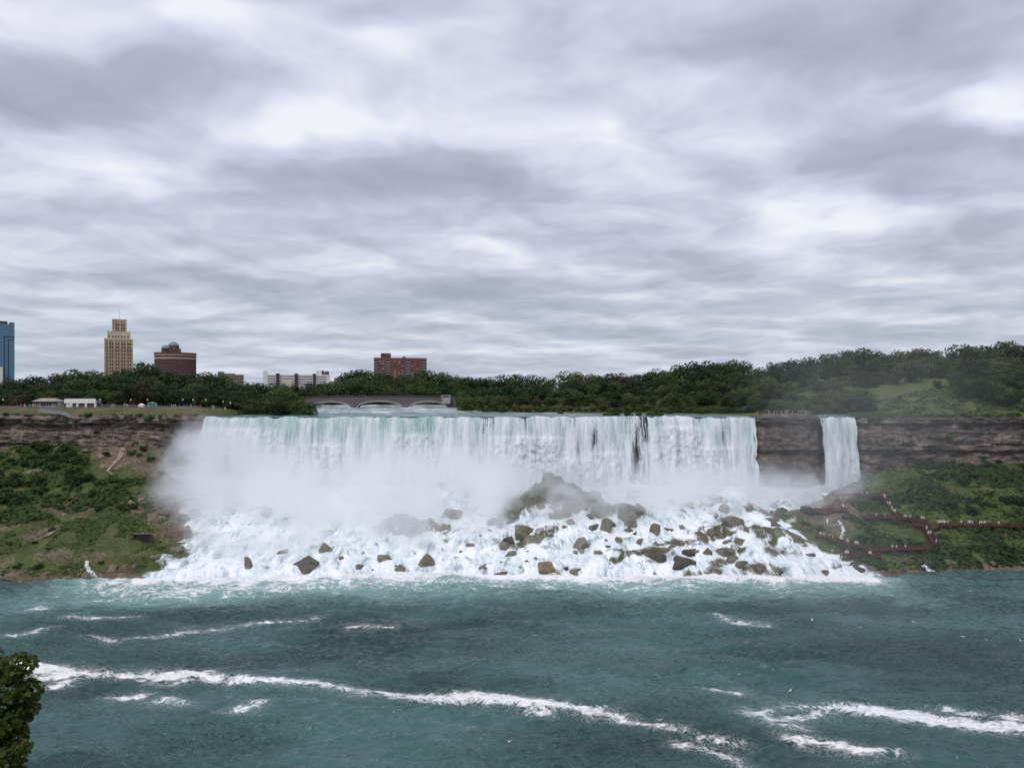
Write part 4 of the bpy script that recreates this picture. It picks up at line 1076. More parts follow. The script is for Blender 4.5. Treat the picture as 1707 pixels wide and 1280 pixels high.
M['cream_stone'] = m_plain('cream_stone', (.56, .49, .37), .8, .12, .15)
M['red_brick'] = m_plain('red_brick', (.13, .062, .060), .85, .15, .2)
M['orange_brick'] = m_plain('orange_brick', (.165, .080, .066), .85, .15, .2)
M['copper'] = m_plain('copper_green', (.17, .25, .22), .7, .15, .2)
M['brown_wall'] = m_plain('brown_wall', (.20, .155, .125), .85, .15, .2)
M['pale_wall'] = m_plain('pale_wall', (.72, .70, .68), .8, .08, .2)
M['dark_wall'] = m_plain('dark_wall', (.07, .05, .06), .8, .2, .2)
M['blind'] = m_plain('window_blind', (.62, .60, .56), .6, .2, .2)
M['blue_glass'] = m_plain('blue_glass', (.11, .20, .30), .12, .2, .05, .35, 0, .6)
M['blue_dark'] = m_plain('blue_dark', (.012, .04, .085), .2, .2, .05, .2, 0, .5)

def tan_tower():
    Y = 1000.; s = Y / F; cx = (198 - CX) * s; gz = float(ground_z(cx, Y))
    o = empty('office_tower', (cx, Y, gz))
    tag(o, 'tall tan brick office tower with stepped cream crown and mast', 'tower')
    Z = lambda py: CAMZ - (py - HZ) * s - gz
    X = lambda px: (px - 198) * s
    zt = Z(566); x0, x1 = X(174), X(221)
    cols = [178.6, 183.8, 187.9, 193.8, 197.9, 203.7, 207.8, 213.7, 217.6]
    rows = [Z(py) for py in np.arange(573.6, 640, 5.72)]
    fr = [(X(c) - x0 - .95, X(c) - x0 + .95, z - 1.35, z + 1.35) for c in cols for z in rows]
    sd = [(a, a + 1.8, z - 1.3, z + 1.3) for a in (4, 9, 15, 20, 26) for z in rows]
    block(o, x0, x1, 0, 32, 0, zt, M['tan_brick'], fr, sd)
    mb = MB(); mb.box(x0 - .3, x1 + .3, -.3, 32.3, zt, zt + 1.0)
    for c in (174.6, 181, 191, 200.5, 211, 220.4): MB().box(X(c) - .55, X(c) + .55, -.7, -.32, zt - 12, zt + 2.2).build('pilaster', M['cream_stone'], o)
    mb.build('cornice', M['cream_stone'], o)
    a0, a1, t2 = X(179), X(217), Z(552.5)
    f2 = [(X(c) - a0 - .9, X(c) - a0 + .9, Z(561.2) - 1.5, Z(561.2) + 1.3) for c in (182, 188, 193, 197.4, 203, 207.5, 213.5)]
    block(o, a0, a1, 3, 29, zt + 1, t2, M['cream_stone'], f2)
    mb = MB()
    for c in (179.6, 185.6, 190.4, 200.3, 210.4, 216.4): MB().box(X(c) - .6, X(c) + .6, 2.4, 2.98, zt + 1, t2 + 1.6).build('pilaster', M['cream_stone'], o)
    b0, b1, t3 = X(186.3), X(210.4), Z(532.5)
    f3 = [(X(c) - b0 - .9, X(c) - b0 + .9, Z(py) - 1.3, Z(py) + 1.3) for c in (193.2, 197.2, 202.8, 206.6) for py in (541.2, 546.7, 551)]
    block(o, b0, b1, 7, 25, t2, t3, M['tan_brick'], f3)
    mb = MB()
    for c in (187, 191, 200, 209.6): MB().box(X(c) - .55, X(c) + .55, 6.2, 6.78, t2, t3 + 1.4).build('pilaster', M['cream_stone'], o)
    mb.box(b0 - .2, b1 + .2, 6.8, 25.2, t3, t3 + .8)
    mb.build('parapet', M['cream_stone'], o)
    MB().tube([(0, 14, t3), (0, 14, Z(511.5))], [.35, .12], 6).build('mast', M['grey_metal'], o)
    return o


def domed_block():
    Y = 800.; s = Y / F; cx = (292.5 - CX) * s; gz = float(ground_z(cx, Y)); Z = lambda py: CAMZ - (py - HZ) * s - gz
    o = empty('round_fronted_building', (cx, Y, gz)); tag(o, 'dark red brick building with curved front and green domes', 'building')
    rx, ry = 22.2, 15.0; n = 28; zt = Z(588.5)
    ang = [math.pi + 2 * math.pi * i / n - math.pi for i in range(n)]
    P = [(rx * math.cos(a), ry * math.sin(a) + 15) for a in ang]
    mb = MB(); wins = []
    for i in range(n):
        p, q = P[i], P[(i + 1) % n]; w = math.hypot(q[0] - p[0], q[1] - p[1]); ux = ((q[0] - p[0]) / w, (q[1] - p[1]) / w); nr = (ux[1], -ux[0])
        ws = []
        if nr[1] < .25:
            for z in [Z(593.3)] + [Z(py) for py in np.arange(602, 624, 4.6)]:
                ws += [(w * .14, w * .40, z - .9, z + .9), (w * .60, w * .86, z - .9, z + .9)]
        facade(mb, p, ux, w, 0, zt, ws, nr, .35)
        for c in ws: wins.append((p, ux, nr, c))
    mb.add([(x, y, zt) for x, y in P], [tuple(range(n))])
    mb.build('wall', M['red_brick'], o)
    for p, ux, nr, c in wins: pane(o, p, ux, nr, *c, M['glass'], .35)
    for nm, z0, z1, e, mt in (('string_course', Z(597.6), Z(595.9), .35, M['cream_stone']), ('cornice', Z(589.8), Z(587.2), .6, M['red_brick']), ('upper_course', Z(592.0), Z(590.6), .2, M['cream_stone'])):
        mb = MB(); q = [((rx + e) * math.cos(a), (ry + e) * math.sin(a) + 15) for a in ang]
        mb.add([(x, y, z0) for x, y in q] + [(x, y, z1) for x, y in q], [(i, (i + 1) % n, n + (i + 1) % n, n + i) for i in range(n)] + [tuple(range(n, 2 * n)), tuple(range(n - 1, -1, -1))])
        mb.build(nm, mt, o)
    X = lambda px: (px - 292.5) * s
    MB().box(X(269), X(302), 6, 22, zt, Z(580.5)).build('upper_storey', M['red_brick'], o)
    zb = Z(575.5); c = X(289.5); r = 8.6 * s + .4
    d = MB().lathe([(r, zt + .2), (r, zb)], 16, (c, 12)).build('drum', M['red_brick'], o)
    MB().lathe([(r + .4, zb), (r * .92, zb + 1.4), (r * .7, zb + 2.8), (r * .35, zb + 3.9), (.2, zb + 4.3)], 16, (c, 12)).build('dome', M['copper'], d)
    c2 = X(276.5); zb2 = Z(578.5)
    MB().lathe([(4.6, zb2 - 1.4), (4.3, zb2), (3.2, zb2 + 1.5), (1.2, zb2 + 2.3), (.2, zb2 + 2.5)], 14, (c2, 9)).build('dome', M['copper'], o)
    MB().box(c - .7, c + .7, 12 - r - .12, 12 - r + .3, Z(581.5), Z(579.2)).build('round_window', M['cream_stone'], o)
    return o


def apartment_block():
    Y = 950.; s = Y / F; cx = (667 - CX) * s; gz = float(ground_z(cx, Y)); Z = lambda py: CAMZ - (py - HZ) * s - gz; X = lambda px: (px - 667) * s
    o = empty('apartment_block', (cx, Y, gz)); tag(o, 'orange brick apartment block rising above trees behind the bridge', 'building')
    x0, x1, zt = X(623.5), X(711.5), Z(597.4)
    rows = [Z(py) for py in np.arange(602.2, 632, 3.95)]
    cols = [634, 639, 658.5, 665.5, 670.8, 687.5, 696.3]
    fr = [(X(c) - x0 - .95, X(c) - x0 + .95, z - .8, z + .75) for c in cols for z in rows]
    bal = [(623.7, 630), (643.5, 651.5), (676, 684.8), (703.2, 711.3)]
    dr = [(X(a) - x0 + .5, X(b) - x0 - .5, z - 1.1, z + 1.0) for a, b in bal for z in rows]
    block(o, x0, x1, 0, 18, 0, zt, M['orange_brick'], fr + dr, [], M['glass'], depth=.6)
    for (a0, a1, b0, b1) in fr:
        if random.random() < .6: pane(o, (x0, 0), (1, 0), (0, -1), a0 + .2, a1 - .2, b0 + .3, b1 - .2, M['blind'], .45, 'window_blind')
    for a, b in bal:
        for z in rows:
            MB().box(X(a) + .3, X(b) - .3, -1.5, -.02, z - 1.5, z - 1.25).box(X(a) + .3, X(b) - .3, -1.5, -1.4, z - 1.25, z - .35).build('balcony', M['grey_metal'], o)
    MB().box(x0 - .2, x1 + .2, -.2, 18.2, zt, zt + .6).build('parapet', M['brown_wall'], o)
    MB().box(X(634.6), X(651.6), 4, 14, zt + .6, Z(588.6)).build('penthouse', M['red_brick'], o)
    MB().box(X(671), X(676.2), 4, 10, zt + .6, Z(594)).build('stair_head', M['red_brick'], o)
    for c, t in ((642, 585.5), (645.5, 583.5), (648, 584.2), (627, 594.8), (685, 595.2), (700, 594.9)):
        MB().tube([(X(c), 8, zt), (X(c), 8, Z(t))], [.22, .1], 5).build('antenna', M['dark_metal'], o)
    return o


def white_block():
    Y = 900.; s = Y / F; cx = (495.5 - CX) * s; gz = float(ground_z(cx, Y)); Z = lambda py: CAMZ - (py - HZ) * s - gz; X = lambda px: (px - 495.5) * s
    o = empty('long_white_building', (cx, Y, gz)); tag(o, 'long low white building with dark window strips and stair towers', 'building')
    x0, x1, zt = X(440), X(551), Z(624.3); st = [(460.4, 466.2), (490.8, 497), (521.6, 526.7)]
    rows = [Z(py) for py in (627.8, 631.9, 636, 640)]
    fr = []
    for a, b in ((447, 459.6), (467.2, 490), (498, 520.8), (528, 545)):
        nb = max(3, round((b - a) / 2.6)); w = (b - a) / nb
        for z in rows:
            for i in range(nb): fr.append((X(a + i * w) - x0 + .12, X(a + (i + 1) * w) - x0 - .12, z - .75, z + .65))
    block(o, x0, x1, 0, 16, 0, zt, M['pale_wall'], fr, [], M['glass'], depth=.5)
    for a, b in st: MB().box(X(a), X(b), -1.6, 6, 0, Z(622.7)).build('stair_tower', M['dark_wall'], o)
    MB().box(X(439.4), X(446.6), -.5, 8, 0, Z(618.3)).build('end_tower', M['pale_wall'], o)
    MB().box(X(527.5), X(536.3), 3, 12, zt, Z(617.3)).build('penthouse', M['pale_wall'], o)
    for a, b, t in ((537, 541, 617.4), (541.6, 544.2, 619.3), (544.6, 549.4, 618.6)): MB().box(X(a), X(b), 4, 10, zt, Z(t)).tube([(X(a) + 1, 6, Z(t)), (X(a) + 1, 6, Z(t) + 1)], [.5, .5], 6).build('roof_plant', M['dark_wall'], o)
    MB().box(X(470), X(486), -9, -3, 0, Z(635.5)).build('annexe', M['cream_stone'], o)
    return o


def brown_block():
    Y = 800.; s = Y / F; cx = (385 - CX) * s; gz = float(ground_z(cx, Y)); Z = lambda py: CAMZ - (py - HZ) * s - gz; X = lambda px: (px - 385) * s
    o = empty('brown_building', (cx, Y, gz)); tag(o, 'low brown building showing over the trees beside the domed block', 'building')
    fr = [(X(c) - X(363), X(c) - X(363) + 1.3, Z(py), Z(py) + 1.1) for c in np.arange(366, 404, 4.2) for py in (628.5, 632.5)]
    block(o, X(363), X(406.5), 0, 14, 0, Z(624.2), M['brown_wall'], fr)
    MB().box(X(363), X(374), 3, 10, Z(624.2), Z(619.5)).build('penthouse', M['brown_wall'], o)
    MB().box(X(374), X(392), 3, 12, Z(624.2), Z(622.4)).build('penthouse', M['brown_wall'], o)
    return o


def blue_tower():
    Y = 1100.; s = Y / F; cx = (0 - CX) * s; gz = float(ground_z(cx, Y)); Z = lambda py: CAMZ - (py - HZ) * s - gz; X = lambda px: px * s
    o = empty('glass_tower', (cx, Y, gz)); tag(o, 'blue glass hotel tower at the edge of the picture', 'tower')
    x0, x1 = X(-34), X(24.6); zt = Z(539)
    MB().box(x0 + .3, x1 - .3, .3, 24, 0, zt - .1).build('core', M['blue_dark'], o)
    nx, nz = 13, 24; w = (x1 - x0) / nx; h = zt / nz
    me = MB().box(.08, w - .08, 0, .2, .08, h - .08).mesh('glass_panel'); me.materials.append(M['blue_glass'])
    me2 = MB().box(.08, w - .08, 0, .2, .08, h - .08).mesh('glass_panel'); me2.materials.append(M['blue_dark'])
    me3 = MB().box(0, .2, .08, 24 / 6 - .08, .08, h - .08).mesh('glass_panel'); me3.materials.append(M['blue_glass'])
    for i in range(nx):
        for j in range(nz):
            link('glass_panel', me, None, o, (x0 + i * w, 0, j * h))
    for j in range(nz):
        for i in range(6): link('glass_panel', me3, None, o, (x1 - .3, i * 4, j * h))
    for a, b, t in ((6.2, 8.0, 560.2), (13.2, 14.8, 564.8)):
        MB().box(X(a), X(b), -.5, -.02, 8, Z(t)).build('dark_band', M['blue_dark'], o)
        MB().box(X(b), x1, -.5, -.02, Z(t + 1.3), Z(t)).build('dark_band', M['blue_dark'], o)
    MB().box(x0, X(12.6), .5, 20, zt, Z(535)).build('roof_screen', M['dark_wall'], o)
    MB().box(X(15.6), X(24.2), .5, 20, zt, Z(536.6)).build('roof_screen', M['blue_dark'], o)
    MB().box(X(-8), X(4.5), -14, -6, 0, Z(612)).build('podium_wing', M['pale_wall'], o)
    return o

def face_view(o, part=.9):
    a = math.atan2(-o.location.x, o.location.y); c = math.cos(a); o.rotation_euler = (0, 0, a * part); o.scale = (c, c, 1)
for f in (tan_tower, domed_block, apartment_block, white_block, brown_block, blue_tower): face_view(f(), .93 if f is tan_tower else 1.0)

# ---------------------------------------------------------------- bridges
def arch_bridge(name, x0, x1, y, depth, zdeck, spans, zwater, label, rail_h=1.1, baluster=True, top_arc=0.0):
    o = empty(name, ((x0 + x1) / 2, y, zwater)); cx = (x0 + x1) / 2; tag(o, label, 'bridge')
    xs = np.linspace(x0, x1, 161)
    def soffit(x):
        for a, b, crown in spans:
            if a < x < b:
                q = (x - (a + b) / 2) / ((b - a) / 2); return zwater - 1 + (crown - zwater + 1) * math.sqrt(max(0, 1 - q * q)) ** .9
        return zwater - 3
    mb = MB()
    bot = [soffit(x) - zwater for x in xs]; top = [zdeck + top_arc * (1 - ((x - cx) / ((x1 - x0) / 2)) ** 2) - zwater for x in xs]
    n = len(xs); V = []
    for yy in (0, depth):
        for x, b in zip(xs, bot): V.append((x - cx, yy, b))
        for x, t in zip(xs, top): V.append((x - cx, yy, t))
    Fc = []
    for i in range(n - 1):
        Fc += [(i, i+1, n+i+1, n+i), (2*n+i+1, 2*n+i, 3*n+i, 3*n+i+1), (n+i, n+i+1, 3*n+i+1, 3*n+i), (i+1, i, 2*n+i, 2*n+i+1)]
    Fc += [(0, n, 3*n, 2*n), (n-1, 3*n-1, 4*n-1, 2*n-1)]
    mb.add(V, Fc); mb.build('arch_wall', M['stone'], o)
    for a, b, crown in spans:
        mb = MB(); q = []
        for i in range(25):
            x = a + (b - a) * i / 24; q.append((x - cx, -.25, soffit(min(max(x, a + .01), b - .01)) - zwater + .45))
        for p, r in zip(q, q[1:]): mb.bar(p, r, .5, .9)
        mb.build('arch_ring', M['concrete'], o)
    for yy in (.2, depth - .2):
        mb = MB()
        for i in range(0, n - 1, 8): mb.bar((xs[i] - cx, yy, top[i] + rail_h), (xs[min(i + 8, n - 1)] - cx, yy, top[min(i + 8, n - 1)] + rail_h), .5, .25)
        p = mb.build('parapet', M['stone'], o)
        me = MB().box(-.22, .22, -.18, .18, 0, rail_h - .1).mesh('baluster'); me.materials.append(M['stone'])
        step = 2.2 if baluster else 3.5
        for x in np.arange(x0 + .5, x1, step): link('baluster', me, None, o, (x - cx, yy, float(np.interp(x, xs, top))))
    for a, b in zip(spans, spans[1:]):
        m_ = (a[1] + b[0]) / 2 - cx; w = (b[0] - a[1]) / 2 + .8
        MB().add([(m_ - w, -.1, -3), (m_, -2.6, -3), (m_ + w, -.1, -3), (m_ - w, -.1, 2.0), (m_, -2.4, 1.8), (m_ + w, -.1, 2.0), (m_, -.1, 3.0)],
                 [(0, 1, 4, 3), (1, 2, 5, 4), (3, 4, 6), (4, 5, 6)]).build('cutwater', M['stone'], o)
    return o
bx = lambda px, Y=520: (px - CX) / F * Y
arch_bridge('stone_arch_bridge', bx(505), bx(760), 520, 9, 63.6, [(bx(512), bx(586), 60.9), (bx(594), bx(672), 61.3), (bx(681), bx(748), 61.1)], 57.2, 'grey three-arched stone bridge over the rapids', top_arc=.7)
arch_bridge('stone_footbridge', bx(1380, 412), bx(1478, 412), 412, 4, 57.2, [(bx(1393, 412), bx(1428, 412), 56.6)], 54.8, 'small low stone footbridge behind the narrow waterfall', rail_h=.9, baluster=True, top_arc=.5)
def bridge_hut():
    o = empty('viewing_shelter', (bx(744, 516), 514, 63.8)); o.scale = (.8, .8, .62); tag(o, 'small flat-roofed shelter at the wooded end of the bridge', 'shelter')
    MB().box(-3.4, 3.4, 0, 5, -6, .8).build('base', M['concrete'], o); MB().box(-3.0, 3.0, .5, 4.5, .8, 2.6).build('wall', M['glass'], o); MB().box(-4, 4, -.4, 5.4, 2.6, 3.0).build('roof', M['pale_wall'], o)
    for x in (-3.2, 3.2): MB().box(x - .15, x + .15, 0, .3, .8, 2.6).build('post', M['pale_wall'], o)
bridge_hut()

# ---------------------------------------------------------------- people
def person_meshes():
    out = []
    for pose in range(4):
        J = {'hip': (0,0,.92), 'chest': (0,0,1.28), 'neck': (0,0,1.48), 'head': (0,-.02,1.62), 'crown': (0,-.01,1.74)}
        for s, n in ((-1, 'l'), (1, 'r')):
            J['hp' + n] = (.1 * s, 0, .88); J['kn' + n] = (.11 * s, -.03 - (.1 * s if pose == 3 else 0), .48); J['an' + n] = (.12 * s, .02 - (.22 * s if pose == 3 else 0), .08); J['toe' + n] = (.13 * s, -.12 - (.22 * s if pose == 3 else 0), .03)
            J['sh' + n] = (.19 * s, 0, 1.40)
            if pose == 1: J['el' + n] = (.27 * s, -.16, 1.16); J['ha' + n] = (.2 * s, -.4, 1.08)
            elif pose == 2 and s > 0: J['el' + n] = (.34, -.18, 1.48); J['ha' + n] = (.22, -.22, 1.7)
            else: J['el' + n] = (.26 * s, .03, 1.14); J['ha' + n] = (.27 * s, -.07, .88)
        E = [('hip','chest'),('chest','neck'),('neck','head'),('head','crown')]
        for n in 'lr': E += [('hip','hp'+n),('hp'+n,'kn'+n),('kn'+n,'an'+n),('an'+n,'toe'+n),('chest','sh'+n),('sh'+n,'el'+n),('el'+n,'ha'+n)]
        rad = {'hip': .15, 'chest': .16, 'neck': .06, 'head': .1, 'crown': .07, 'hp': .09, 'kn': .065, 'an': .045, 'toe': .04, 'sh': .07, 'el': .045, 'ha': .04}
        names = list(J); me = bpy.data.meshes.new('person'); me.from_pydata([J[n] for n in names], [(names.index(a), names.index(b)) for a, b in E], [])
        ob = bpy.data.objects.new('person_skin', me); COL.objects.link(ob)
        ob.modifiers.new('s', 'SKIN')
        for i, n in enumerate(names):
            v = me.skin_vertices[0].data[i]; r = rad.get(n, rad.get(n[:-1], .05)); v.radius = (r, r * .8); v.use_root = (n == 'hip')
        dg = bpy.context.evaluated_depsgraph_get(); dg.update()
        me2 = bpy.data.meshes.new_from_object(ob.evaluated_get(dg)); me2.name = 'person'
        bpy.data.objects.remove(ob)
        zc = np.array([p.center.z for p in me2.polygons]); hx = np.array([abs(p.center.x) for p in me2.polygons])
        mi = np.where(zc > 1.52, 1, np.where(zc < .88, 2, 0)); me2.polygons.foreach_set('material_index', mi.astype(np.int32))
        out.append(me2)
    return out
PEOPLE = person_meshes()
CLOTH = {n: m_plain('cloth_' + n, c, .8, .1, 2) for n, c in {'white': (.55, .55, .53), 'pale yellow': (.52, .48, .36), 'pale blue': (.34, .43, .54), 'dark': (.03, .03, .04), 'red': (.42, .05, .05), 'blue': (.08, .14, .36), 'grey': (.26, .26, .27), 'tan': (.42, .33, .24)}.items()}
P_ME = {}
def add_person(p, rz, cloth, poncho=False):
    i = random.randrange(4); key = (i, cloth)
    if key not in P_ME:
        c = PEOPLE[i].copy(); c.materials.clear()
        for m_ in (CLOTH[cloth], M['skin'], CLOTH['dark']): c.materials.append(m_)
        P_ME[key] = c
    o = link('person', P_ME[key], None, None, p); o.rotation_euler = (0, 0, rz); sc = random.uniform(.92, 1.08); o.scale = (sc, sc, sc)
    if poncho:
        k = ('poncho', cloth)
        if k not in P_ME:
            me = MB().lathe([(.40, .55), (.33, .95), (.27, 1.3), (.20, 1.45), (.14, 1.55), (.155, 1.66), (.12, 1.78), (.03, 1.82)], 10).mesh('poncho', True); me.materials.append(CLOTH[cloth]); P_ME[k] = me
        link('poncho', P_ME[k], None, o)
    return o

# ---------------------------------------------------------------- red walkways under the narrow fall
VIS = []
def walkway(pts, label, nm, lift=1.1, width=2.2, people=0, stairs=False, clothes=('white', 'pale yellow', 'pale yellow', 'pale blue'), post_step=3.2):
    """pts: photo pixels of the deck; each is set down on the slope, the deck stands on posts above it."""
    W = [hit_slope(x, y) + Vector((0, -.6, lift)) for x, y in pts]
    if not stairs:                                   # decks run level between their ends
        for i in range(1, len(W) - 1): W[i].z = max(W[i].z, W[0].z + (W[-1].z - W[0].z) * i / (len(W) - 1) - .4)
    o = empty(nm, W[0]); tag(o, label, 'stairs' if stairs else 'walkway')
    L = [w - W[0] for w in W]
    mb = MB()
    side = []
    for a, c in zip(L, L[1:]):
        d = (c - a); d.z = 0; r = Vector((d.y, -d.x, 0)).normalized() * (width / 2); side.append(r)
        if stairs:
            n = max(2, int(abs(c.z - a.z) / .2)); 
            for i in range(n):
                q = a + (c - a) * ((i + .5) / n); e = (c - a) * (.5 / n); e.z = 0
                mb.add([q - e - r, q + e - r, q + e + r, q - e + r, q - e - r - Vector((0,0,.12)), q + e - r - Vector((0,0,.12)), q + e + r - Vector((0,0,.12)), q - e + r - Vector((0,0,.12))], [(0,1,2,3),(7,6,5,4),(0,4,5,1),(1,5,6,2),(2,6,7,3),(3,7,4,0)])
        else:
            mb.bar(a, c, width, .3)
    t = mb.build('treads' if stairs else 'deck', M['red_wood'], o)
    if stairs: t['kind'] = 'stuff'
    for s in (-1, 1):
        mb = MB()
        for (a, c), r in zip(zip(L, L[1:]), side):
            for h, th in ((1.1, .16), (.75, .10), (.42, .10)): mb.bar(a + r * s + Vector((0, 0, h)), c + r * s + Vector((0, 0, h)), th, th)
            n = max(1, int((c - a).length / .9))
            for i in range(n + 1): q = a + (c - a) * (i / n) + r * s; mb.bar(q - Vector((0, 0, .2)), q + Vector((0, 0, 1.15)), .13)
        mb.build('railing', M['red_wood'], o)
    for (a, c), r in zip(zip(L, L[1:]), side):
        n = max(1, int((c - a).length / post_step))
        for i in range(n + 1):
            for s in (-1, 1):
                q = a + (c - a) * (i / max(n, 1)) + r * s * .9; wq = q + W[0]
                z = min(float(slope_z(wq.x, wq.y)), wq.z - .5) - .6
                MB().bar(q - Vector((0, 0, .1)), Vector((q.x, q.y, z - W[0].z)), .3).build('post', M['red_wood'], o)
    tot = sum((c - a).length for a, c in zip(L, L[1:]))
    cl_ = [random.uniform(.05, .95) for _ in range(max(2, people // 5))]; us = sorted(min(.98, max(.02, random.choice(cl_) + random.gauss(0, .035) if random.random() < .75 else random.random())) for _ in range(people))
    recs = []
    for u in us:
        d = u * tot
        for (a, c), r in zip(zip(L, L[1:]), side):
            ln = (c - a).length
            if d <= ln: break
            d -= ln
        q = W[0] + a + (c - a) * (min(d, ln) / ln) + r * random.uniform(-.6, .6) + Vector((0, 0, .13 if not stairs else .02))
        cl = random.choice(clothes); ob = add_person(q, random.uniform(-1.2, 1.2), cl, True)
        tag(ob, None, 'person', 'visitors on the red walkways'); recs.append((ob, to_px(*q)[0], (cl, label)))
    VIS.extend(recs)
    return o
def build_walkways():
    walkway([(1393,831),(1430,830),(1467,829)], 'topmost red wooden deck beside the narrow fall', 'red_walkway', people=4)
    walkway([(1468,829),(1480,845),(1495,866)], 'steep red stair climbing to the topmost deck', 'red_stair', people=9, stairs=True)
    walkway([(1438,868),(1465,867),(1494,867)], 'short red deck below the steep stair', 'red_walkway', people=3)
    walkway([(1496,868),(1520,870),(1545,873)], 'red deck joining the steep stair to the long walkway', 'red_walkway', people=9)
    walkway([(1521,881),(1580,881),(1640,882),(1720,884)], 'long red walkway on posts across the slope', 'red_walkway', people=28, lift=1.6)
    walkway([(1540,886),(1550,898),(1558,912)], 'short red stair dropping from the long walkway', 'red_stair', people=6, stairs=True)
    walkway([(1447,921),(1500,920),(1556,918)], 'lower red deck through the bushes', 'red_walkway', people=3)
    walkway([(1359,897),(1385,903),(1404,909),(1441,918)], 'red walkway sloping down along the white water edge', 'red_walkway', people=12)
    walkway([(1402,930),(1435,931),(1467,932)], 'lowest red deck close above the river', 'red_walkway', people=7)
    walkway([(1347,857),(1380,856),(1413,856)], 'red deck on the rocks under the narrow fall', 'red_walkway', people=0)
    short = {'topmost red wooden deck beside the narrow fall': 'topmost red deck', 'steep red stair climbing to the topmost deck': 'steep red stair', 'short red deck below the steep stair': 'short deck below the steep stair',
             'red deck joining the steep stair to the long walkway': 'joining deck', 'long red walkway on posts across the slope': 'long red walkway', 'short red stair dropping from the long walkway': 'short red stair',
             'lower red deck through the bushes': 'lower red deck', 'red walkway sloping down along the white water edge': 'walkway by the white water', 'lowest red deck close above the river': 'lowest red deck'}
    label_rows(VIS, lambda k, o, n: f'{o} visitor in {k[0]} poncho from left on the {short[k[1]]}' if n > 1 else f'only visitor in {k[0]} poncho on the {short[k[1]]}')
build_walkways()

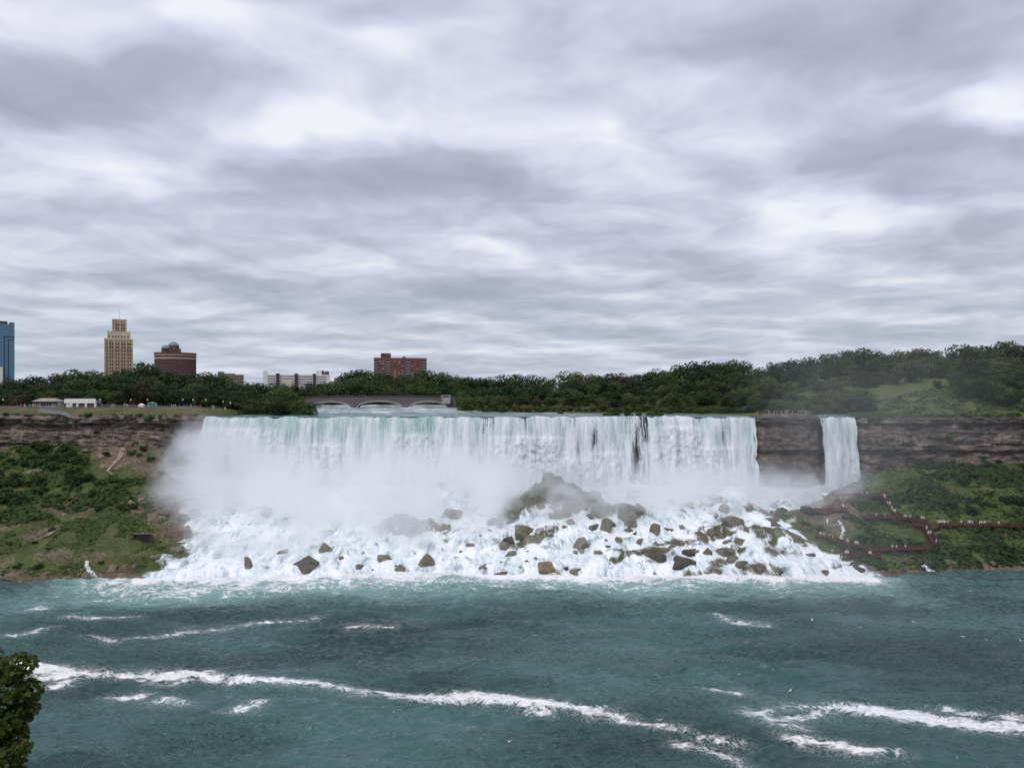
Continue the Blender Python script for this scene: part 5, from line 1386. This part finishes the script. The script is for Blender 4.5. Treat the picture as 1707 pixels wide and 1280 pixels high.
# ---------------------------------------------------------------- the clifftop plaza
def gpt(px, Y):
    x = (px - CX) / F * Y; return Vector((x, Y, float(ground_z(x, Y))))
def build_plaza():
    # paved strip
    mt = m_plain('paving', (.30, .27, .24), .9, .15, .3)
    xs = np.linspace(-330, -158, 87); V = []; Q = []
    for i, x in enumerate(xs):
        for y in (384.5, 388, 391.5): V.append((x, y, float(ground_z(x, y)) + .06))
        if i: o = (i - 1) * 3; Q += [(o, o+3, o+4, o+1), (o+1, o+4, o+5, o+2)]
    tag(link('pavement', mesh_np('pavement', V, Q), mt), kind='structure')
    # hip-roofed pavilion
    p = gpt(75, 386); s = 386 / F; o = empty('pavilion', p); tag(o, 'hip-roofed brick and glass pavilion on the clifftop plaza', 'pavilion')
    X = lambda px: (px - 75) * s
    MB().box(X(56.5), X(66), 0, 7, -.5, 3.2).build('brick_end', M['brown_wall'], o)
    mb = MB(); facade(mb, (X(66), 0), (1, 0), X(95) - X(66), -.5, 3.2, [(.4 + i * 1.42, 1.6 + i * 1.42, .6, 2.7) for i in range(6)], (0, -1), .25)
    mb.box(X(66), X(95), .6, 7, -.5, 3.2); mb.build('wall', M['concrete'], o)
    for i in range(6): pane(o, (X(66), 0), (1, 0), (0, -1), .4 + i * 1.42, 1.6 + i * 1.42, .6, 2.7, M['glass'], .25)
    a, b = X(54.6), X(96)
    MB().add([(a,-1.1,3.2),(b,-1.1,3.2),(b,8,3.2),(a,8,3.2),(X(63),3,4.7),(X(87),3,4.7),(a,-1.1,3.0),(b,-1.1,3.0),(b,8,3.0),(a,8,3.0)], [(0,1,5,4),(1,2,5),(2,3,4,5),(3,0,4),(9,8,7,6),(6,7,1,0),(7,8,2,1),(8,9,3,2),(9,6,0,3)]).build('roof', m_plain('shingle_roof', (.34, .31, .27), .85, .15, .5), o)
    MB().box(X(60), X(62.4), -.12, .05, -.3, 2.1).build('door', m_plain('door_red', (.2, .06, .05), .6), o)
    # long refreshment stand under a white banner
    p = gpt(133, 389); s = 389 / F; o = empty('refreshment_stand', p); tag(o, 'open-fronted stand under a long white banner board', 'stand')
    X = lambda px: (px - 133) * s
    bm_, k, bb = material('banner_print', Roughness=.7)
    q = k.scaled(k.obj(), (1.1, 0, 2.2)); n = k.noise(q, .8, 4, .6)
    k.put(bb.inputs['Base Color'], k.mix(k.smooth(n, .58, .64), (.80, .78, .74), (.16, .13, .12)))
    MB().box(X(107.6), X(159.5), -.3, .1, 2.2, 4.5).build('banner_board', bm_, o)
    MB().box(X(108.5), X(159), .12, 6, 2.0, 3.9).build('roof', M['concrete'], o)
    for c in (112, 119, 129, 143, 158.5): MB().box(X(c) - .5, X(c) + .5, 0, .5, -.4, 2.2).build('pillar', M['white'], o)
    MB().box(X(110), X(159), 4.0, 5.8, -.4, 2.0).build('back_wall', M['dark_wall'], o)
    MB().add([(X(112.5), -.2, -.3), (X(119.5), -.2, -.3), (X(119.5), -.2, 1.8), (X(117.5), -.2, 2.1), (X(112.5), -.2, .8), (X(112.5), .02, -.3), (X(119.5), .02, -.3), (X(119.5), .02, 1.8), (X(117.5), .02, 2.1), (X(112.5), .02, .8)], [(0,1,2,3,4), (9,8,7,6,5), (0,5,6,1), (1,6,7,2), (2,7,8,3), (3,8,9,4), (4,9,5,0)]).build('side_panel', M['white'], o)
    for c in (124, 136, 151): MB().box(X(c) - 1.3, X(c) + 1.3, .2, .8, -.4, .7).build('counter', M['blue_dark'], o)
    # ramp down the cliff edge
    q0, q1, q2 = at(66, 685.5, 372.5), at(103, 689.5, 370.5), at(119.5, 695.5, 369.5)
    o = empty('grey_ramp', q0); tag(o, 'grey railed ramp descending the cliff edge below the pavilion', 'ramp')
    mb = MB(); 
    for a, c in ((q0, q1), (q1, q2)): mb.bar(a - q0, c - q0, 2.0, .35)
    mb.build('deck', M['grey_metal'], o)
    for s in (-1, 1):
        mb = MB()
        for a, c in ((q0, q1), (q1, q2)):
            for h in (1.15, .8, .45): mb.bar(a - q0 + Vector((0, s * .95, h)), c - q0 + Vector((0, s * .95, h)), .12)
            for i in range(9): w = (a + (c - a) * (i / 8)) - q0 + Vector((0, s * .95, 0)); mb.bar(w, w + Vector((0, 0, 1.2)), .12)
        mb.build('railing', M['grey_metal'], o)
    for w in (q0, q1, q2): MB().bar((w - q0) - Vector((0, 0, .2)), (w - q0) - Vector((0, -1.5, 5)), .4).build('post', M['concrete'], o)
    # rail along the rim
    o = empty('clifftop_railing', gpt(180, 383)); b0 = o.location; tag(o, 'metal railing along the rim of the clifftop plaza', 'railing')
    pts = [gpt(px, 383.0) for px in np.linspace(0, 335, 68)]
    mb = MB()
    for a, c in zip(pts, pts[1:]):
        for h in (1.1, .7, .35): mb.bar(a - b0 + Vector((0, 0, h)), c - b0 + Vector((0, 0, h)), .09)
    mb.build('rail', M['grey_metal'], o)
    me = MB().box(-.07, .07, -.07, .07, -.1, 1.15).mesh('post'); me.materials.append(M['grey_metal'])
    for a in pts: link('post', me, None, o, a - b0)
    # lamps
    pole = MB().tube([(0, 0, -.1), (0, 0, .5), (0, 0, 3.6)], [.16, .09, .07], 8).mesh('pole', True); pole.materials.append(M['dark_metal'])
    glob = MB().lathe([(.08, 3.55), (.26, 3.68), (.36, 3.92), (.32, 4.15), (.16, 4.32), (.03, 4.38)], 12).mesh('globe', True); glob.materials.append(M['white'])
    recs = []
    for px, Y in ((5, 386), (167, 390), (218, 392), (246, 394), (305, 392), (322, 390), (372, 394), (384, 396), (343, 393)):
        o = empty('lamp_post', gpt(px, Y)); link('pole', pole, None, o); link('globe', glob, None, o); tag(o, None, 'lamp', 'lamp posts along the plaza'); recs.append((o, px, 0))
    label_rows(recs, lambda k, o, n: f'{o} white globe lamp post from left along the plaza')
    # tent and kiosk
    o = empty('white_tent', gpt(236, 386)); tag(o, 'small white tent at the edge of the plaza', 'tent')
    MB().add([(-1.5,-1.2,.9),(1.5,-1.2,.9),(1.5,1.2,.9),(-1.5,1.2,.9),(-.5,0,1.9),(.5,0,1.9)], [(0,1,5,4),(1,2,5),(2,3,4,5),(3,0,4)]).build('canopy', M['white'], o)
    MB().box(-1.4, 1.4, -1.1, 1.1, -.2, .9).build('wall', M['white'], o)
    o = empty('green_kiosk', gpt(254, 388)); tag(o, 'small green kiosk beside the white tent', 'kiosk')
    MB().box(-1.9, 1.9, -1.2, 1.2, -.2, 1.9).build('wall', m_plain('green_paint', (.05, .16, .11), .6), o); MB().add([(-2.2,-1.5,1.9),(2.2,-1.5,1.9),(2.2,1.5,1.9),(-2.2,1.5,1.9),(0,0,2.9)], [(0,1,4),(1,2,4),(2,3,4),(3,0,4),(3,2,1,0)]).build('roof', m_plain('green_roof', (.09, .22, .16), .6), o)
    # visitors
    recs = []
    for i in range(64):
        px = random.choice([random.uniform(15, 110), random.uniform(160, 400), random.uniform(160, 400)]); Y = random.uniform(384.2, 391) if px < 335 else random.uniform(381, 392)
        if 54 < px < 97 and Y > 385: Y = 384.4
        cl = random.choice(['white', 'dark', 'red', 'blue', 'grey', 'tan', 'white']); q = gpt(px, Y)
        if channel(q.x, q.y) > -3: continue
        ob = add_person(q, random.uniform(-1.5, 1.5), cl); tag(ob, None, 'person', 'visitors on the clifftop plaza'); recs.append((ob, px, cl))
    label_rows(recs, lambda k, o, n: f'{o} visitor in {k} top from left on the clifftop plaza')
    recs = []
    for i in range(16):
        px = random.uniform(1268, 1362); Y = random.uniform(374, 380); q = gpt(px, Y); cl = random.choice(['white', 'blue', 'grey', 'pale blue', 'white'])
        ob = add_person(q, random.uniform(-1.5, 1.5), cl); tag(ob, None, 'person', 'visitors on the rock island'); recs.append((ob, px, cl))
    label_rows(recs, lambda k, o, n: f'{o} visitor in {k} top from left on the rock island between falls')
    o = empty('island_railing', gpt(1315, 373)); b0 = o.location; tag(o, 'railing along the rim of the rock island between falls', 'railing')
    pts = [gpt(px, 373.2) for px in np.linspace(1266, 1364, 22)]; mb = MB()
    for a, c in zip(pts, pts[1:]):
        for h in (1.1, .6): mb.bar(a - b0 + Vector((0, 0, h)), c - b0 + Vector((0, 0, h)), .1)
    mb.build('rail', M['dark_metal'], o)
    me = MB().box(-.07, .07, -.07, .07, -.1, 1.15).mesh('post'); me.materials.append(M['dark_metal'])
    for a in pts: link('post', me, None, o, a - b0)
    # culvert mouth low on the bank
    p = hit_slope(239, 902); o = empty('culvert_mouth', p + Vector((0, -1.4, -.4))); tag(o, 'dark square culvert mouth with concrete lintel in the bank', 'culvert')
    MB().box(-3.6, 3.6, .2, 1.0, 3.2, 3.55).build('lintel', M['brown_wall'], o)
    for x in (-3.6, 3.0): MB().box(x, x + .6, .3, 1.0, -.6, 3.2).build('side_wall', M['dark_wall'], o)
    MB().box(-3.0, 3.0, .8, 1.6, -.6, 3.2).build('tunnel_back', M['dark_metal'], o)
    # gulls over the river
    gm = MB().add([(0,-.32,.0),(.07,-.1,.05),(.06,.12,.05),(0,.36,.04),(-.06,.12,.05),(-.07,-.1,.05),(0,-.05,-.08),(0,.1,-.07),(0,-.05,.11),
                   (.36,-.12,.2),(.62,.02,.16),(.34,.06,.19),(-.36,-.12,.2),(-.62,.02,.16),(-.34,.06,.19)],
                  [(0,1,8),(0,8,5),(1,2,8),(8,2,3),(8,3,4),(8,4,5),(0,6,1),(0,5,6),(1,6,7,2),(5,4,7,6),(2,7,3),(4,3,7),(1,9,11,2),(9,10,11),(5,4,14,12),(12,14,13)]).mesh('gull'); gm.materials.append(M['white'])
    recs = []
    for px, py, al in ((1387,918,3),(1523,1037,3),(1617,985,2),(1645,1066,3),(1606,1061,2),(1702,1068,2),(1450,985,2),(1156,1026,4),(1354,1033,2),(1274,1110,3),(1317,1151,3),(1100,1200,3),(850,1236,2),(1435,1045,2)):
        q = on_z(px, py, al) if py > 960 else at(px, py, 268); ob = link('gull', gm, None, None, q); ob.rotation_euler = (random.uniform(-.3, .3), random.uniform(-.4, .4), random.uniform(0, 6.28)); ob.scale = (1.15,) * 3
        tag(ob, None, 'gull', 'gulls over the river'); recs.append((ob, px, 0))
    label_rows(recs, lambda k, o, n: f'{o} white gull from left flying low over the river')
build_plaza()

# ---------------------------------------------------------------- the near tree on the viewer's bank
def near_tree():
    Y = 23.0; bx0 = -16.3; gz = float(np.interp(Y, [8, 22, 40], [56.5, 45.5, 31])) - .4
    o = empty('maple_tree', (bx0, Y, gz)); tag(o, 'nearby maple with yellowing leaves rising over the river at the picture edge', 'tree')
    H = CAMZ - (1078 - HZ) / F * Y - gz
    lobes = []; r = random.Random(5)
    # masses that show at the edge of the picture, then the rest of the crown
    for px, py, w, h in ((36,1108,38,30),(56,1150,26,30),(20,1150,40,40),(44,1182,34,26),(20,1200,46,36),(30,1228,30,26),(42,1245,20,16),(14,1262,46,36),(24,1290,28,30),(-30,1120,60,60),(-40,1220,70,60)):
        p = at(px - 5, py, Y + r.uniform(-.5, .5)); lobes.append((p.x - bx0, p.y - Y, p.z - gz, w * Y / F * .72, w * Y / F * .8, h * Y / F * .66))
    for i in range(26):
        a = r.random() * 6.283; z = r.uniform(.28, .92) * H; q = 2.0 * math.sin(math.pi * min(.97, z / H)) ** .6 * math.sqrt(r.random()) 
        lobes.append((math.cos(a) * q * .9 - .5, math.sin(a) * q, z, .6, .6, .42))
    leaf = np.array([(0,-.5,0),(.16,-.2,.03),(.5,-.12,-.06),(.28,.1,.02),(.3,.38,-.05),(0,.5,-.08),(-.3,.38,-.05),(-.28,.1,.02),(-.5,-.12,-.06),(-.16,-.2,.03)])
    V, Q = leaf_cloud(lobes, 13000, .17, 77, .5, leaf)
    link('crown', mesh_np('crown', V, Q), M['leaf_near'], o)
    mb = MB(); mb.tube([(0, 0, -.6), (.05, 0, 2), (-.05, .1, 5), (.1, 0, 7.6), (.2, 0, H * .93)], [.2, .16, .12, .07, .02], 9)
    for l in lobes[::2]: z0 = max(2.0, l[2] - 1.6); mb.tube([(0, 0, z0), (l[0] * .5, l[1] * .5, z0 + (l[2] - z0) * .6), (l[0], l[1], l[2])], [.06, .04, .012], 6, False)
    mb.build('trunk', M['bark'], o, smooth=True)
near_tree()

# ---------------------------------------------------------------- mist thrown up by the falls
def build_mist(name, box, blobs, noise_scale, amp, contrast, label, aniso=.25):
    mt = bpy.data.materials.new(name); mt.use_nodes = True; k = NT(mt.node_tree)
    k.n.remove(k.n['Principled BSDF'])
    p = k.pos()
    wv = k.noise(p, noise_scale * .6, 2, .5, col=True)
    pw = k.vm('ADD', p, k.vm('MULTIPLY', k.vm('SUBTRACT', wv, (.5, .5, .5)), (16, 10, 14)))
    s = 0.0
    for (px, py, Y, rx, ry, rY, a) in blobs:
        c = at(px, py, Y); q = k.vm('MULTIPLY', k.vm('SUBTRACT', pw, tuple(c)), (F / (rx * Y), 1 / rY, F / (ry * Y)))
        s = k.m('MULTIPLY_ADD', k.m('POWER', .3679, k.vm('DOT_PRODUCT', q, q)), a, s)
    n = k.noise(pw, noise_scale, 5, .60)
    s = k.m('MULTIPLY', s, k.smooth(n, .5 - contrast, .5 + contrast, .06, 1.75))
    s = k.m('MULTIPLY', k.m('MAXIMUM', k.m('SUBTRACT', s, .03), 0.0), amp)
    v = k.new('ShaderNodeVolumePrincipled')
    v.inputs['Color'].default_value = (.985, .995, 1.0, 1); v.inputs['Anisotropy'].default_value = aniso
    k.put(v.inputs['Density'], s)
    k.l.new(v.outputs[0], k.n['Material Output'].inputs['Volume'])
    x0, x1, y0, y1, z0, z1 = box
    o = MB().box(*box).build(name, mt)
    tag(o, kind='stuff')
    return o
build_mist('mist', (-200, 185, 258, 371.5, -2, 62), [
    (334,795,338,29,56,15,1.6),(348,850,326,26,60,12,1.1),(410,838,336,80,70,20,1.3),(520,868,330,90,64,20,1.3),(610,862,328,90,70,20,1.1),(700,840,334,90,66,18,.95),(800,815,344,80,52,15,.8),
    (420,905,302,80,36,12,.8),(540,900,304,90,36,12,.75),(660,888,310,80,40,12,.75),(760,870,320,70,36,12,.4),(640,800,350,120,30,12,.35),(860,838,332,60,46,14,.6),(980,800,354,80,30,9,.5),
    (950,850,320,110,40,12,.40),(1060,835,336,70,44,11,.4),(1150,815,352,90,36,11,.65),(1150,860,328,110,38,12,.42),(1235,845,343,56,44,13,.45),(1320,830,345,55,40,13,.4),(1400,815,354,44,30,8,.6),(330,880,300,20,40,8,.35),(390,935,288,60,30,9,.55),(490,930,290,70,28,9,.5),(600,925,292,70,30,9,.5),(720,915,296,60,30,9,.35)],
    .058, .24, .10, 'mist')
build_mist('mist', (40, 330, 120, 270, 1, 96), [(1390,800,215,110,330,45,1.0),(1560,660,245,160,150,22,.8)], .02, .0024, .25, 'drifting spray')
